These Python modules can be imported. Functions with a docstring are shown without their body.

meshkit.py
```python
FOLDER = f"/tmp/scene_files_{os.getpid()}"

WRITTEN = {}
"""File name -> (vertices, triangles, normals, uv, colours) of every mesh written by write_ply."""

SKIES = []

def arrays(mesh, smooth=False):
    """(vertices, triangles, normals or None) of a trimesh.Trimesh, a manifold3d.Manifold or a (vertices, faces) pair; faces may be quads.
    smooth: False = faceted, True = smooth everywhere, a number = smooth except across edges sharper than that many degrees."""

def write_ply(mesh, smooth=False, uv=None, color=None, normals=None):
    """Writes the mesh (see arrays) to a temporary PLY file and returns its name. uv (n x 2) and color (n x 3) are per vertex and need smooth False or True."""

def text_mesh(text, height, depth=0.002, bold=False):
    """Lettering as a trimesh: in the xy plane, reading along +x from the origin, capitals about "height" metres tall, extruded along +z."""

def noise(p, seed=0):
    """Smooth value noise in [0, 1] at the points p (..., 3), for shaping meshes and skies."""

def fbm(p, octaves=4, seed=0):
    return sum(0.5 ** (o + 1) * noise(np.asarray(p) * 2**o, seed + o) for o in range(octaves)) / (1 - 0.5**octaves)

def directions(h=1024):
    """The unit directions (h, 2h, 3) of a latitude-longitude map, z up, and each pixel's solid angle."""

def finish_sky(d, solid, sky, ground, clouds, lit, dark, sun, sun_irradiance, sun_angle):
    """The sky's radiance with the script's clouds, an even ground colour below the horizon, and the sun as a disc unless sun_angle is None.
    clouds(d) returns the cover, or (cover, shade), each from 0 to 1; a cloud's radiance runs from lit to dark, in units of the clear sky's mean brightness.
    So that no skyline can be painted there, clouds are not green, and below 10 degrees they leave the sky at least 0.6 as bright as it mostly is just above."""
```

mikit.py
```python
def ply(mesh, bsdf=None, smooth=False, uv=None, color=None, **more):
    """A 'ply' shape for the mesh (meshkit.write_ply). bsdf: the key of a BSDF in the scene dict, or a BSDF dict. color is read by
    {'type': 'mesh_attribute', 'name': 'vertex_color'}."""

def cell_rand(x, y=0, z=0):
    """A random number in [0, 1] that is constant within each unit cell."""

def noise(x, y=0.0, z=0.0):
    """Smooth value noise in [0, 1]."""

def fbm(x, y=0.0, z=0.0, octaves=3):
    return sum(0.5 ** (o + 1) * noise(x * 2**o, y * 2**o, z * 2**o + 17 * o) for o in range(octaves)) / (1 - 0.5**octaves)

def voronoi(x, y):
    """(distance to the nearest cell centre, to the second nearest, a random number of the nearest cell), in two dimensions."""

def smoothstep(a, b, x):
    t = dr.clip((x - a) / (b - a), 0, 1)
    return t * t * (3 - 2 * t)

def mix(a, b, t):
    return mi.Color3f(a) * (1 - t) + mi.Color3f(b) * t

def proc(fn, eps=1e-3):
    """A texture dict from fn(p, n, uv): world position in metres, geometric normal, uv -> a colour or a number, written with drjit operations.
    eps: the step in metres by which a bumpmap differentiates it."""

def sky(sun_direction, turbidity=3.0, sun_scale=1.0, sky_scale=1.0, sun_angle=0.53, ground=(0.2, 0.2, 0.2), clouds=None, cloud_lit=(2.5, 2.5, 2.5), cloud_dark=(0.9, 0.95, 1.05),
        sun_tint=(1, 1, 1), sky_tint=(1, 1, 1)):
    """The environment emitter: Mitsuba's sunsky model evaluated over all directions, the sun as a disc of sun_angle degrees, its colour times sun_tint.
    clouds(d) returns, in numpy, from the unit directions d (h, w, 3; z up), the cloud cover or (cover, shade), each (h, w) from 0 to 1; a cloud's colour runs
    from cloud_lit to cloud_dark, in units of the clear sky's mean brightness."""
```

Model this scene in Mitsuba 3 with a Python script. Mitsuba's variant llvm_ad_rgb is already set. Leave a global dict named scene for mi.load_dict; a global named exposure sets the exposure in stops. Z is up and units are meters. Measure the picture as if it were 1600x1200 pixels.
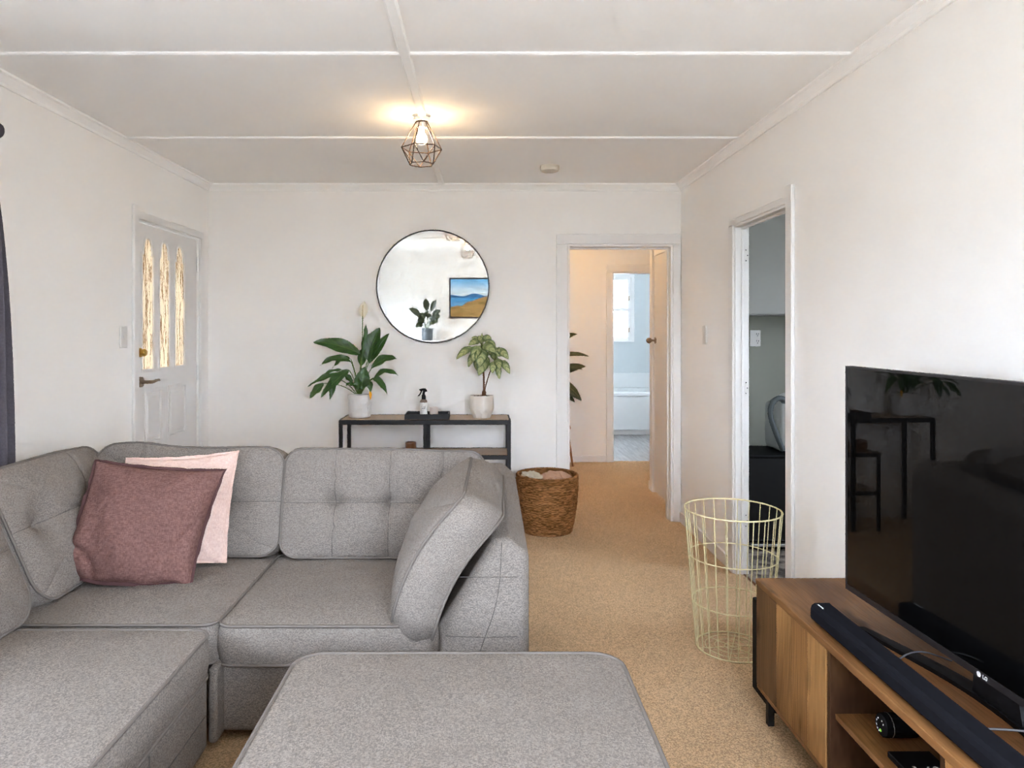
import math
import numpy as np
import trimesh
import drjit as dr
import mitsuba as mi
import mikit
import meshkit
from mikit import noise, fbm, mix, smoothstep, proc
from shapely.geometry import Polygon, Point, box as sbox
from shapely.ops import unary_union

T = mi.ScalarTransform4f
scene, labels = {}, {}

# ------------------------------------------------------------------ camera, sky, exposure
CAM_Z = 1.366
scene['camera'] = {
    'type': 'perspective', 'fov': 2 * math.degrees(math.atan(800 / 1112)), 'fov_axis': 'x',
    'near_clip': 0.02, 'far_clip': 200.0,
    'principal_point_offset_x': (800 - 752) / 1600, 'principal_point_offset_y': (600 - 515) / 1200,
    'to_world': T().look_at(origin=[0, 0, CAM_Z], target=[0, 1, CAM_Z], up=[0, 0, 1])}
scene['sky'] = mikit.sky((-0.5, 0.3, 0.8), turbidity=4.0, sun_scale=0.0, sky_scale=1.0, ground=(0.3, 0.3, 0.28),
                         clouds=lambda d: np.ones(d.shape[:2]), cloud_lit=(12.7, 14.2, 16.4), cloud_dark=(11.0, 12.4, 14.4))
exposure = 4.18
BULB = 9.0      # radiance of the living-room bulbs
HALL_BULB = 15.0

# ------------------------------------------------------------------ keys and labels
taken = set()


def unique(base):
    key, i = base, 0
    while key in scene or key in taken:
        i += 1
        key = f'{base}_{i:03d}'
    taken.add(key)
    return key


def tag(key, label=None, cat=None, group=None, kind=None):
    d = {}
    if label:
        d['label'] = label
    if cat:
        d['category'] = cat
    if group:
        d['group'] = group
    if kind:
        d['kind'] = kind
    labels[key] = d
    return key


def thing(name, label, cat, group=None):
    return tag(unique(name), label, cat, group)


def obj(name, mesh, mat, parent=None, smooth=False, label=None, kind=None, **kw):
    key = unique((parent + '__' if parent else '') + name)
    scene[key] = mikit.ply(mesh, mat, smooth=smooth, **kw)
    if label or kind:
        tag(key, label, kind=kind)
    return key


def single(name, mesh, mat, label, cat, group=None, smooth=False, **kw):
    key = obj(name, mesh, mat, smooth=smooth, **kw)
    return tag(key, label, cat, group)


def struct(name, mesh=None, mat=None, smooth=False):
    if mesh is None:
        key = unique(name)
    else:
        key = obj(name, mesh, mat, smooth=smooth)
    labels[key] = {'kind': 'structure'}
    return key


# ------------------------------------------------------------------ mesh helpers
def cat(*ms):
    ms = [m for x in ms for m in (x if isinstance(x, list) else [x])]
    return trimesh.util.concatenate(ms)


def box(x0, x1, y0, y1, z0, z1):
    m = trimesh.creation.box((abs(x1 - x0), abs(y1 - y0), abs(z1 - z0)))
    m.apply_translation(((x0 + x1) / 2, (y0 + y1) / 2, (z0 + z1) / 2))
    return m


def hull(points):
    return trimesh.convex.convex_hull(np.asarray(points, float))


def cbox(x0, x1, y0, y1, z0, z1, c=0.003):
    """A box with chamfered edges."""
    x0, x1 = min(x0, x1), max(x0, x1)
    y0, y1 = min(y0, y1), max(y0, y1)
    z0, z1 = min(z0, z1), max(z0, z1)
    c = min(c, 0.45 * min(x1 - x0, y1 - y0, z1 - z0))
    pts = []
    for x, sx in ((x0, 1), (x1, -1)):
        for y, sy in ((y0, 1), (y1, -1)):
            for z, sz in ((z0, 1), (z1, -1)):
                pts += [(x, y + sy * c, z + sz * c), (x + sx * c, y, z + sz * c), (x + sx * c, y + sy * c, z)]
    return hull(pts)


_SPH = trimesh.creation.icosphere(subdivisions=2).vertices


def rhull(points, r):
    """Convex hull of balls of radius r whose outer surface touches the given corner points' box-like offset."""
    pts = np.asarray(points, float)
    return hull((pts[:, None, :] + _SPH[None] * r).reshape(-1, 3))


def rbox(x0, x1, y0, y1, z0, z1, r):
    return rhull([(x, y, z) for x in (x0 + r, x1 - r) for y in (y0 + r, y1 - r) for z in (z0 + r, z1 - r)], r)


def tube(path, r, sides=8, closed=False):
    p = np.asarray(path, float)
    n = len(p)
    rr = np.broadcast_to(np.asarray(r, float), (n,))
    if closed:
        t = np.roll(p, -1, 0) - np.roll(p, 1, 0)
    else:
        t = np.gradient(p, axis=0)
    t /= np.linalg.norm(t, axis=1, keepdims=True) + 1e-12
    a = np.array([0, 0, 1.0]) if abs(t[0][2]) < 0.9 else np.array([1.0, 0, 0])
    u = np.cross(t[0], a)
    u /= np.linalg.norm(u)
    us = []
    for i in range(n):
        u = u - t[i] * (u @ t[i])
        u /= np.linalg.norm(u) + 1e-12
        us.append(u.copy())
    us = np.array(us)
    vs = np.cross(t, us)
    ang = np.arange(sides) / sides * 2 * np.pi
    V = p[:, None] + rr[:, None, None] * (np.cos(ang)[None, :, None] * us[:, None] + np.sin(ang)[None, :, None] * vs[:, None])
    V = V.reshape(-1, 3)
    F = []
    m = n if closed else n - 1
    for i in range(m):
        j = (i + 1) % n
        for k in range(sides):
            l = (k + 1) % sides
            F += [(i * sides + k, i * sides + l, j * sides + l), (i * sides + k, j * sides + l, j * sides + k)]
    if not closed:
        c0, c1 = len(V), len(V) + 1
        V = np.vstack([V, p[0], p[-1]])
        for k in range(sides):
            l = (k + 1) % sides
            F += [(c0, l, k), (c1, (n - 1) * sides + k, (n - 1) * sides + l)]
    return trimesh.Trimesh(V, np.array(F), process=False)


def bez(p0, p1, p2, n=12):
    t = np.linspace(0, 1, n)[:, None]
    p0, p1, p2 = map(np.asarray, (p0, p1, p2))
    return (1 - t) ** 2 * p0 + 2 * t * (1 - t) * p1 + t ** 2 * p2


def spline(pts, n=24):
    from scipy.interpolate import CubicSpline
    p = np.asarray(pts, float)
    s = np.concatenate([[0], np.cumsum(np.linalg.norm(np.diff(p, axis=0), axis=1))])
    return CubicSpline(s, p)(np.linspace(0, s[-1], n))


def lathe(profile, n=48, center=(0, 0, 0)):
    m = trimesh.creation.revolve(np.asarray(profile, float), sections=n)
    m.apply_translation(center)
    return m


def frame(m, o, ex, ey, ez):
    """Maps local axes x, y, z onto world vectors ex, ey, ez from origin o."""
    M = np.eye(4)
    M[:3, 0], M[:3, 1], M[:3, 2], M[:3, 3] = ex, ey, ez, o
    m = m.copy()
    m.apply_transform(M)
    return m


def ext(poly, h):
    polys = getattr(poly, 'geoms', [poly])
    return cat([trimesh.creation.extrude_polygon(g, h, engine='earcut') for g in polys])


def ext_x(poly, x0, x1):
    """A polygon in (y, z), extruded from x0 to x1."""
    return frame(ext(poly, x1 - x0), (x0, 0, 0), (0, 1, 0), (0, 0, 1), (1, 0, 0))


def ext_y(poly, y0, y1):
    """A polygon in (x, z), extruded from y0 to y1."""
    return frame(ext(poly, y1 - y0), (0, y1, 0), (1, 0, 0), (0, 0, 1), (0, -1, 0))


def cyl(p0, p1, r, n=24):
    p0, p1 = np.asarray(p0, float), np.asarray(p1, float)
    return trimesh.creation.cylinder(radius=r, segment=[p0, p1], sections=n)


def grid(P, wrap_u=False, wrap_v=False):
    P = np.asarray(P, float)
    nu, nv = P.shape[:2]
    F = []
    for i in range(nu if wrap_u else nu - 1):
        for j in range(nv if wrap_v else nv - 1):
            a, b = i * nv + j, ((i + 1) % nu) * nv + j
            c, d = ((i + 1) % nu) * nv + (j + 1) % nv, i * nv + (j + 1) % nv
            F += [(a, b, c), (a, c, d)]
    return trimesh.Trimesh(P.reshape(-1, 3), np.array(F), process=False)


# ------------------------------------------------------------------ materials
def rgb(*c):
    return {'type': 'rgb', 'value': list(c)}


def two(b):
    return {'type': 'twosided', 'bsdf': b}


def diffuse(c):
    return two({'type': 'diffuse', 'reflectance': rgb(*c) if isinstance(c, (tuple, list)) else c})


def plastic(c, alpha=0.2, spec=1.0):
    return two({'type': 'roughplastic', 'diffuse_reflectance': rgb(*c) if isinstance(c, (tuple, list)) else c, 'alpha': alpha,
                'specular_reflectance': rgb(spec, spec, spec)})


def principled(c, rough=0.5, spec=0.5, metallic=0.0, **kw):
    return two({'type': 'principled', 'base_color': rgb(*c) if isinstance(c, (tuple, list)) else c, 'roughness': rough, 'specular': spec,
                'metallic': metallic, **kw})


def mat(name, b):
    scene['mat_' + name] = b
    return 'mat_' + name


def wall_fn(p, n, uv):
    return mix((0.885, 0.872, 0.85), (0.90, 0.887, 0.865), fbm(p.x * 3, p.y * 3, p.z * 3))


def carpet_fn(p, n, uv):
    big = fbm(p.x * 2.2, p.y * 2.2, 3.0)
    tuft = noise(p.x * 250, p.y * 250, 1.0)
    fleck = noise(p.x * 420, p.y * 420, 7.0)
    c = mix((0.36, 0.238, 0.135), (0.66, 0.470, 0.295), smoothstep(0.1, 0.9, 0.65 * tuft + 0.35 * fleck))
    return c * (0.9 + 0.2 * big)


def carpet_bump(p, n, uv):
    return noise(p.x * 250, p.y * 250, 1.0)


def weave(p, s):
    q = 0.28 * s
    a = noise(p.x * s, p.y * q, p.z * q)
    b = noise(p.x * q + 31, p.y * s + 11, p.z * q)
    c = noise(p.x * q + 7, p.y * q + 3, p.z * s + 5)
    return (a + b + c) / 3


def tweed_fn(p, n, uv):
    t = weave(p, 900.0)
    wear = fbm(p.x * 5, p.y * 5, p.z * 5)
    c = mix((0.165, 0.147, 0.134), (0.315, 0.286, 0.262), smoothstep(0.25, 0.75, t))
    return c * (0.92 + 0.16 * wear)


def mauve_fn(p, n, uv):
    t = weave(p, 380.0)
    w = fbm(p.x * 14 + p.z * 5, p.y * 14, p.z * 4)
    c = mix((0.150, 0.078, 0.070), (0.235, 0.135, 0.122), smoothstep(0.2, 0.8, t))
    return c * (0.82 + 0.36 * w)


def pink_fn(p, n, uv):
    t = weave(p, 380.0)
    return mix((0.74, 0.54, 0.48), (0.84, 0.65, 0.585), smoothstep(0.25, 0.75, t))


def rustic(along, across, other, seed=0.0):
    """Brown rustic wood: grain stretched along one direction."""
    warp = fbm(along * 2.0, across * 4.0 + seed, other * 3.0) * 0.35
    broad = fbm(along * 0.9 + seed, across * 7.0 + warp * 6, other * 5.0 + seed)
    fine = noise(along * 14.0, across * 260.0 + warp * 60, other * 120.0)
    knot = fbm(along * 6.0 + 9.0, across * 16.0 + seed, other * 8.0)
    c = mix((0.135, 0.056, 0.021), (0.42, 0.205, 0.075), smoothstep(0.28, 0.72, broad))
    c = c * (0.78 + 0.36 * fine)
    return c * (1.0 - 0.55 * smoothstep(0.64, 0.84, knot))


def wood_y_fn(p, n, uv):
    return rustic(p.y, p.x, p.z, 2.0) * 0.56


def wood_z_fn(p, n, uv):
    return rustic(p.z, p.y, p.x, 5.0) * 0.50


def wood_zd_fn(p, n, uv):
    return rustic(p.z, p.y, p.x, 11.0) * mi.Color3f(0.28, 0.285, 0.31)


def wood_zl_fn(p, n, uv):
    return rustic(p.z, p.y, p.x, 17.0) * mi.Color3f(0.78, 0.84, 0.84)


def oak_fn(p, n, uv):
    g = fbm(p.x * 4, p.y * 70, p.z * 40)
    return mix((0.27, 0.185, 0.125), (0.42, 0.31, 0.22), g)


def wicker_fn(p, n, uv):
    r = noise(p.x * 60, p.y * 60, p.z * 140)
    b = fbm(p.x * 12, p.y * 12, p.z * 12)
    return mix((0.11, 0.046, 0.016), (0.40, 0.20, 0.085), smoothstep(0.2, 0.85, 0.6 * r + 0.4 * b))


def lily_fn(p, n, uv):
    v = dr.abs(uv.y - 0.5) * 2
    vein = noise(uv.x * 26 - v * 6, 1.0, 3.0)
    c = mix((0.013, 0.042, 0.010), (0.036, 0.10, 0.018), 0.5 * vein + 0.5 * noise(p.x * 30, p.y * 30, p.z * 30))
    return mix((0.065, 0.14, 0.03), c, smoothstep(0.0, 0.10, v))


def cane_fn(p, n, uv):
    v = dr.abs(uv.y - 0.5) * 2
    vein = smoothstep(0.45, 0.62, noise((uv.x - v * 0.28) * 24.0, 2.0, 5.0))
    pale = smoothstep(1.0, 0.5, v) * smoothstep(0.0, 0.1, uv.x)
    c = mix((0.055, 0.105, 0.03), (0.37, 0.41, 0.19), pale * (0.35 + 0.65 * vein))
    return mix((0.30, 0.34, 0.16), c, smoothstep(0.0, 0.07, v))


def darkleaf_fn(p, n, uv):
    v = dr.abs(uv.y - 0.5) * 2
    c = mix((0.014, 0.022, 0.010), (0.036, 0.052, 0.02), noise(uv.x * 20 - v * 5, 2.0, 1.0))
    return mix((0.12, 0.13, 0.06), c, smoothstep(0.0, 0.15, v))


def curtain_fn(p, n, uv):
    t = weave(p, 500.0)
    return mix((0.085, 0.078, 0.092), (0.17, 0.155, 0.18), t)


def glasspat_fn(p, n, uv):
    """Rippled amber glass: vertical streaks."""
    a = noise(p.y * 110 + 2.0 * noise(p.y * 22, p.z * 11, 2.0), p.z * 10, 4.0)
    b = noise(p.y * 160, p.z * 110, 9.0)
    t = smoothstep(0.22, 0.58, 0.6 * a + 0.4 * b)
    return mix((0.40, 0.27, 0.15), (0.90, 0.82, 0.68), t)


def vinyl_fn(p, n, uv):
    g = fbm(p.x * 60, p.y * 6, 2.0)
    return mix((0.36, 0.34, 0.33), (0.56, 0.54, 0.53), g)


def stonefloor_fn(p, n, uv):
    g = fbm(p.x * 22, p.y * 22, 1.0, 4)
    return mix((0.10, 0.085, 0.075), (0.42, 0.36, 0.31), smoothstep(0.25, 0.75, g))


def soil_fn(p, n, uv):
    return mix((0.02, 0.014, 0.01), (0.09, 0.06, 0.04), noise(p.x * 220, p.y * 220, p.z * 220))


def art_fn(p, n, uv):
    """The printed landscape: sky, blue ranges, a lake and a tussock hillside."""
    u, v = 1.0 - uv.x, uv.y
    sky = mix((0.60, 0.72, 0.80), (0.16, 0.42, 0.72), smoothstep(0.62, 1.0, v))
    ridge = 0.56 + 0.10 * noise(u * 5.0, 1.0, 1.0) - 0.07 * u
    c = mix((0.06, 0.17, 0.36), sky, smoothstep(ridge - 0.006, ridge + 0.006, v))
    lake = 0.50 + 0.015 * noise(u * 9.0, 4.0, 1.0)
    c = mix(mix((0.06, 0.28, 0.60), (0.22, 0.45, 0.66), noise(u * 3.0, v * 14.0, 2.0)), c, smoothstep(lake - 0.008, lake + 0.008, v))
    hill = 0.20 + 0.52 * u + 0.06 * noise(u * 11.0, 2.0, 2.0)
    grass = mix((0.12, 0.10, 0.03), (0.58, 0.34, 0.14), fbm(u * 16.0, v * 20.0, 3.0))
    return mix(grass, c, smoothstep(hill - 0.008, hill + 0.008, v))


M_WALL = mat('wall', diffuse(proc(wall_fn)))
M_CEIL = mat('ceiling', diffuse((0.91, 0.905, 0.89)))
M_TRIM = mat('trim', plastic((0.88, 0.87, 0.855), 0.25, 0.6))
M_DOORPAINT = mat('doorpaint', plastic((0.88, 0.868, 0.85), 0.3, 0.5))
M_CARPET = mat('carpet', two({'type': 'bumpmap', 'arbitrary': {**proc(carpet_bump, 0.002)}, 'scale': 0.004, 'bsdf': {'type': 'diffuse', 'reflectance': proc(carpet_fn)}}))
M_TWEED = mat('tweed', diffuse(proc(tweed_fn)))
M_PIPING = mat('piping', diffuse((0.185, 0.167, 0.154)))
M_SEAM = mat('seam', diffuse((0.13, 0.118, 0.11)))
M_MAUVE = mat('mauve', diffuse(proc(mauve_fn)))
M_MAUVEEDGE = mat('mauve_edge', diffuse((0.105, 0.055, 0.056)))
M_PINK = mat('pink', diffuse(proc(pink_fn)))
M_WOODY = mat('wood_along', principled(proc(wood_y_fn), 0.5, 0.22))
M_WOODZ = mat('wood_upright', principled(proc(wood_z_fn), 0.5, 0.22))
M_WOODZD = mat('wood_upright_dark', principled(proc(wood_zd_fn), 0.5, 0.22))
M_WOODZL = mat('wood_upright_light', principled(proc(wood_zl_fn), 0.5, 0.22))
M_OAK = mat('oak', principled(proc(oak_fn), 0.5, 0.4))
M_WICKER = mat('wicker', diffuse(proc(wicker_fn)))
M_BLACK = mat('blackmetal', plastic((0.012, 0.012, 0.013), 0.25, 0.6))
M_BLACKPL = mat('blackplastic', plastic((0.008, 0.008, 0.009), 0.22, 0.22))
M_NAVY = mat('grille', diffuse((0.0125, 0.013, 0.0165)))
M_SCREEN = mat('screen', two({'type': 'plastic', 'diffuse_reflectance': rgb(0.002, 0.002, 0.0022), 'int_ior': 1.45}))
M_BEZEL = mat('bezel', principled((0.016, 0.015, 0.016), 0.3, 0.4))
M_WHITEPRINT = mat('whiteprint', diffuse((0.75, 0.75, 0.75)))
M_GREENPRINT = mat('greenprint', diffuse((0.35, 0.75, 0.08)))
M_TEALPRINT = mat('tealprint', diffuse((0.03, 0.35, 0.28)))
M_REDPRINT = mat('redprint', diffuse((0.5, 0.03, 0.08)))
M_DARKPRINT = mat('darkprint', diffuse((0.05, 0.05, 0.055)))
M_CABLE = mat('cable', plastic((0.05, 0.05, 0.055), 0.3))
M_MIRROR = mat('mirror', two({'type': 'conductor', 'material': 'none', 'specular_reflectance': rgb(0.93, 0.95, 0.955)}))
M_LILY = mat('lily', two({'type': 'principled', 'base_color': proc(lily_fn), 'roughness': 0.38, 'specular': 0.45}))
M_CANE = mat('cane', two({'type': 'principled', 'base_color': proc(cane_fn), 'roughness': 0.45, 'specular': 0.4}))
M_DARKLEAF = mat('darkleaf', two({'type': 'principled', 'base_color': proc(darkleaf_fn), 'roughness': 0.4, 'specular': 0.45}))
M_STALK = mat('stalk', diffuse((0.10, 0.16, 0.045)))
M_BROWNSTEM = mat('brownstem', diffuse((0.12, 0.06, 0.035)))
M_YELLOWLEAF = mat('yellowleaf', diffuse((0.75, 0.36, 0.02)))
M_SPATHE = mat('spathe', {'type': 'principledthin', 'base_color': rgb(0.85, 0.80, 0.66), 'roughness': 0.5, 'diff_trans': 0.7, 'spec_trans': 0.0})
M_SPADIX = mat('spadix', diffuse((0.70, 0.60, 0.38)))
M_SOIL = mat('soil', diffuse(proc(soil_fn)))
M_POT = mat('whitepot', plastic((0.78, 0.76, 0.74), 0.3, 0.5))
M_CREAM = mat('creampot', plastic((0.78, 0.73, 0.66), 0.22, 0.6))
M_GREYPOT = mat('greypot', plastic((0.11, 0.13, 0.14), 0.2, 0.7))
M_CURTAIN = mat('curtain', diffuse(proc(curtain_fn)))
M_CURTROD = mat('curtainrod', plastic((0.04, 0.036, 0.045), 0.25))
M_BRASS = mat('brass', principled((0.62, 0.40, 0.10), 0.22, 0.5, 1.0))
M_BRONZE = mat('bronze', principled((0.30, 0.24, 0.18), 0.32, 0.5, 1.0))
M_CHROME = mat('chrome', principled((0.70, 0.70, 0.70), 0.25, 0.5, 1.0))
M_COPPER = mat('copper', principled((0.045, 0.026, 0.016), 0.4, 0.3, 0.3))
M_YELLOWWIRE = mat('yellowwire', plastic((0.72, 0.66, 0.40), 0.3, 0.5))
M_GLASSPAT = mat('rippledglass', {'type': 'principledthin', 'base_color': proc(glasspat_fn), 'roughness': 0.3, 'diff_trans': 0.34, 'spec_trans': 0.0, 'eta': 1.3})
M_FROST = mat('frosted', {'type': 'principledthin', 'base_color': rgb(0.93, 0.95, 0.96), 'roughness': 0.5, 'diff_trans': 1.8, 'spec_trans': 0.0, 'eta': 1.3})
M_PANE = mat('pane', {'type': 'thindielectric', 'int_ior': 1.5})
M_BATHWALL = mat('bathwall', diffuse((0.62, 0.655, 0.665)))
M_BATH = mat('bath', plastic((0.80, 0.81, 0.81), 0.15, 0.7))
M_VINYL = mat('vinyl', plastic(proc(vinyl_fn), 0.3, 0.5))
M_STONE = mat('stonefloor', plastic(proc(stonefloor_fn), 0.35, 0.4))
M_GREENWALL = mat('greenwall', diffuse((0.32, 0.325, 0.28)))
M_GREYCAB = mat('greycabinet', diffuse((0.37, 0.37, 0.35)))
M_GREYPL = mat('greyplastic', plastic((0.40, 0.42, 0.40), 0.3, 0.5))
M_HOSE = mat('hose', plastic((0.10, 0.12, 0.125), 0.3, 0.5))
M_ART = mat('art', diffuse(proc(art_fn)))
M_CLOTHCREAM = mat('creamcloth', diffuse((0.62, 0.57, 0.46)))
M_CLOTHTAN = mat('tancloth', diffuse((0.55, 0.36, 0.26)))
M_LABEL = mat('paperlabel', diffuse((0.78, 0.78, 0.77)))
M_AMBER = mat('bottle', plastic((0.20, 0.15, 0.12), 0.15))
M_CANDLE = mat('candle', plastic((0.72, 0.63, 0.58), 0.3, 0.5))
M_BROWN = mat('brownwood', principled((0.14, 0.055, 0.022), 0.25, 0.6))
M_LEGWOOD = mat('legwood', principled((0.26, 0.12, 0.05), 0.4, 0.5))
M_OUTLETWHITE = mat('whiteplastic', plastic((0.80, 0.79, 0.77), 0.2, 0.6))
M_DETECTOR = mat('detector', plastic((0.78, 0.72, 0.62), 0.3, 0.5))

# ------------------------------------------------------------------ the setting
XL, XR, YB, YR, ZC = -1.947, 1.4225, 5.07, -0.40, 2.40
HY0, HY1 = 5.19, 7.34          # hall
HRX = 1.45                     # hall right wall face
BY1 = 9.95                     # bathroom far wall
KX0, KX1, KY0, KY1 = 1.490, 3.3, 2.5, 5.0

struct('floor', cat(box(XL - 0.2, XR + 0.05, YR - 0.2, HY1 + 0.06, -0.1, 0.0), box(XR + 0.05, 2.7, HY0 - 0.06, HY1 + 0.06, -0.1, 0.0)), M_CARPET)
struct('floor_utility', box(XR + 0.05, KX1 + 0.1, KY0 - 0.1, HY0 - 0.06, -0.1, 0.0), M_STONE)
struct('floor_bathroom', box(0.7, 2.8, HY1 + 0.06, BY1 + 0.1, -0.1, 0.0), M_VINYL)
ceil = struct('ceiling', cat(box(XL - 0.2, KX1 + 0.2, YR - 0.2, BY1 + 0.2, ZC, ZC + 0.12)), M_CEIL)

# left wall: front door and the big window
DY0, DY1, DZ1 = 4.02, 4.90, 1.99
WY0, WY1, WZ0, WZ1 = -0.30, 1.50, 1.00, 1.80
poly = sbox(YR - 0.2, -0.1, YB + 0.12, ZC).difference(unary_union([sbox(DY0, -0.2, DY1, DZ1), sbox(WY0, WZ0, WY1, WZ1)]))
struct('wall_left', ext_x(poly, XL - 0.14, XL), M_WALL)
# back wall with the hall doorway
OX0, OX1, OZ1 = 0.625, 1.35, 1.96
poly = sbox(XL - 0.14, -0.1, HRX + 0.2, ZC).difference(sbox(OX0, -0.2, OX1, OZ1))
struct('wall_back', ext_y(poly, YB, HY0), M_WALL)
# right wall with the utility doorway
UY0, UY1, UZ1 = 3.30, 3.975, 1.94
poly = sbox(YR - 0.2, -0.1, YB + 0.02, ZC).difference(sbox(UY0, -0.2, UY1, UZ1))
struct('wall_right', ext_x(poly, XR, KX0), M_WALL)
poly = sbox(XL - 0.14, -0.1, KX0, ZC).difference(sbox(0.41, 0.30, 1.30, 2.30))
struct('wall_front', ext_y(poly, YR - 0.14, YR), M_WALL)

# hall
struct('wall_hall_left', box(-0.45, -0.35, HY0, HY1 + 0.1, -0.1, ZC), M_WALL)
poly = sbox(-0.45, -0.1, 2.75, ZC).difference(sbox(1.36, -0.2, 2.10, 1.95))
struct('wall_hall_back', ext_y(poly, HY1, HY1 + 0.1), M_WALL)
CY0, CY1 = 5.26, 5.98            # cupboard door in the hall's right wall
poly = sbox(HY0 - 0.01, -0.1, 6.10, ZC).difference(sbox(CY0, -0.2, CY1, 1.985))
struct('wall_hall_right', cat(ext_x(poly, HRX, HRX + 0.1), box(HRX + 0.0, 2.7, 6.0, 6.10, -0.1, ZC)), M_WALL)
struct('wall_hall_end', box(2.65, 2.75, 5.9, HY1 + 0.1, -0.1, ZC), M_WALL)
# bathroom
struct('wall_bathroom_left', box(0.7, 0.8, HY1 + 0.1, BY1, -0.1, ZC), M_BATHWALL)
poly = sbox(HY1 + 0.1, -0.1, BY1, ZC).difference(sbox(7.6, 1.3, 8.4, 2.1))
struct('wall_bathroom_right', ext_x(poly, 2.7, 2.8), M_BATHWALL)
poly = sbox(0.7, -0.1, 2.8, ZC).difference(sbox(1.30, 1.22, 2.09, 2.10))
struct('wall_bathroom_back', ext_y(poly, BY1, BY1 + 0.12), M_BATHWALL)
# utility room
poly = sbox(KY0 - 0.1, -0.1, KY1 + 0.1, ZC).difference(sbox(2.75, 1.1, 3.55, 2.0))
struct('wall_utility_right', ext_x(poly, KX1, KX1 + 0.12), M_GREENWALL)
struct('wall_utility_back', box(KX0, KX1 + 0.1, KY1, KY1 + 0.1, -0.1, ZC), M_GREENWALL)
struct('wall_utility_front', box(KX0, KX1 + 0.1, KY0 - 0.1, KY0, -0.1, ZC), M_GREENWALL)

# cornices
prof = Polygon([(0, 0), (0.048, 0), (0.048, -0.010), (0.036, -0.014), (0.014, -0.036), (0.010, -0.048), (0, -0.048)])
struct('trim_1', frame(ext(prof, YB - YR), (XL, YB, ZC), (1, 0, 0), (0, 0, 1), (0, -1, 0)), M_CEIL)
struct('trim_2', frame(ext(prof, YB - YR), (XR, YR, ZC), (-1, 0, 0), (0, 0, 1), (0, 1, 0)), M_CEIL)
struct('trim_3', frame(ext(prof, XR - XL), (XL, YB, ZC), (0, -1, 0), (0, 0, 1), (1, 0, 0)), M_CEIL)
struct('trim_4', frame(ext(prof, XR - XL), (XR, YR, ZC), (0, 1, 0), (0, 0, 1), (-1, 0, 0)), M_CEIL)


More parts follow.
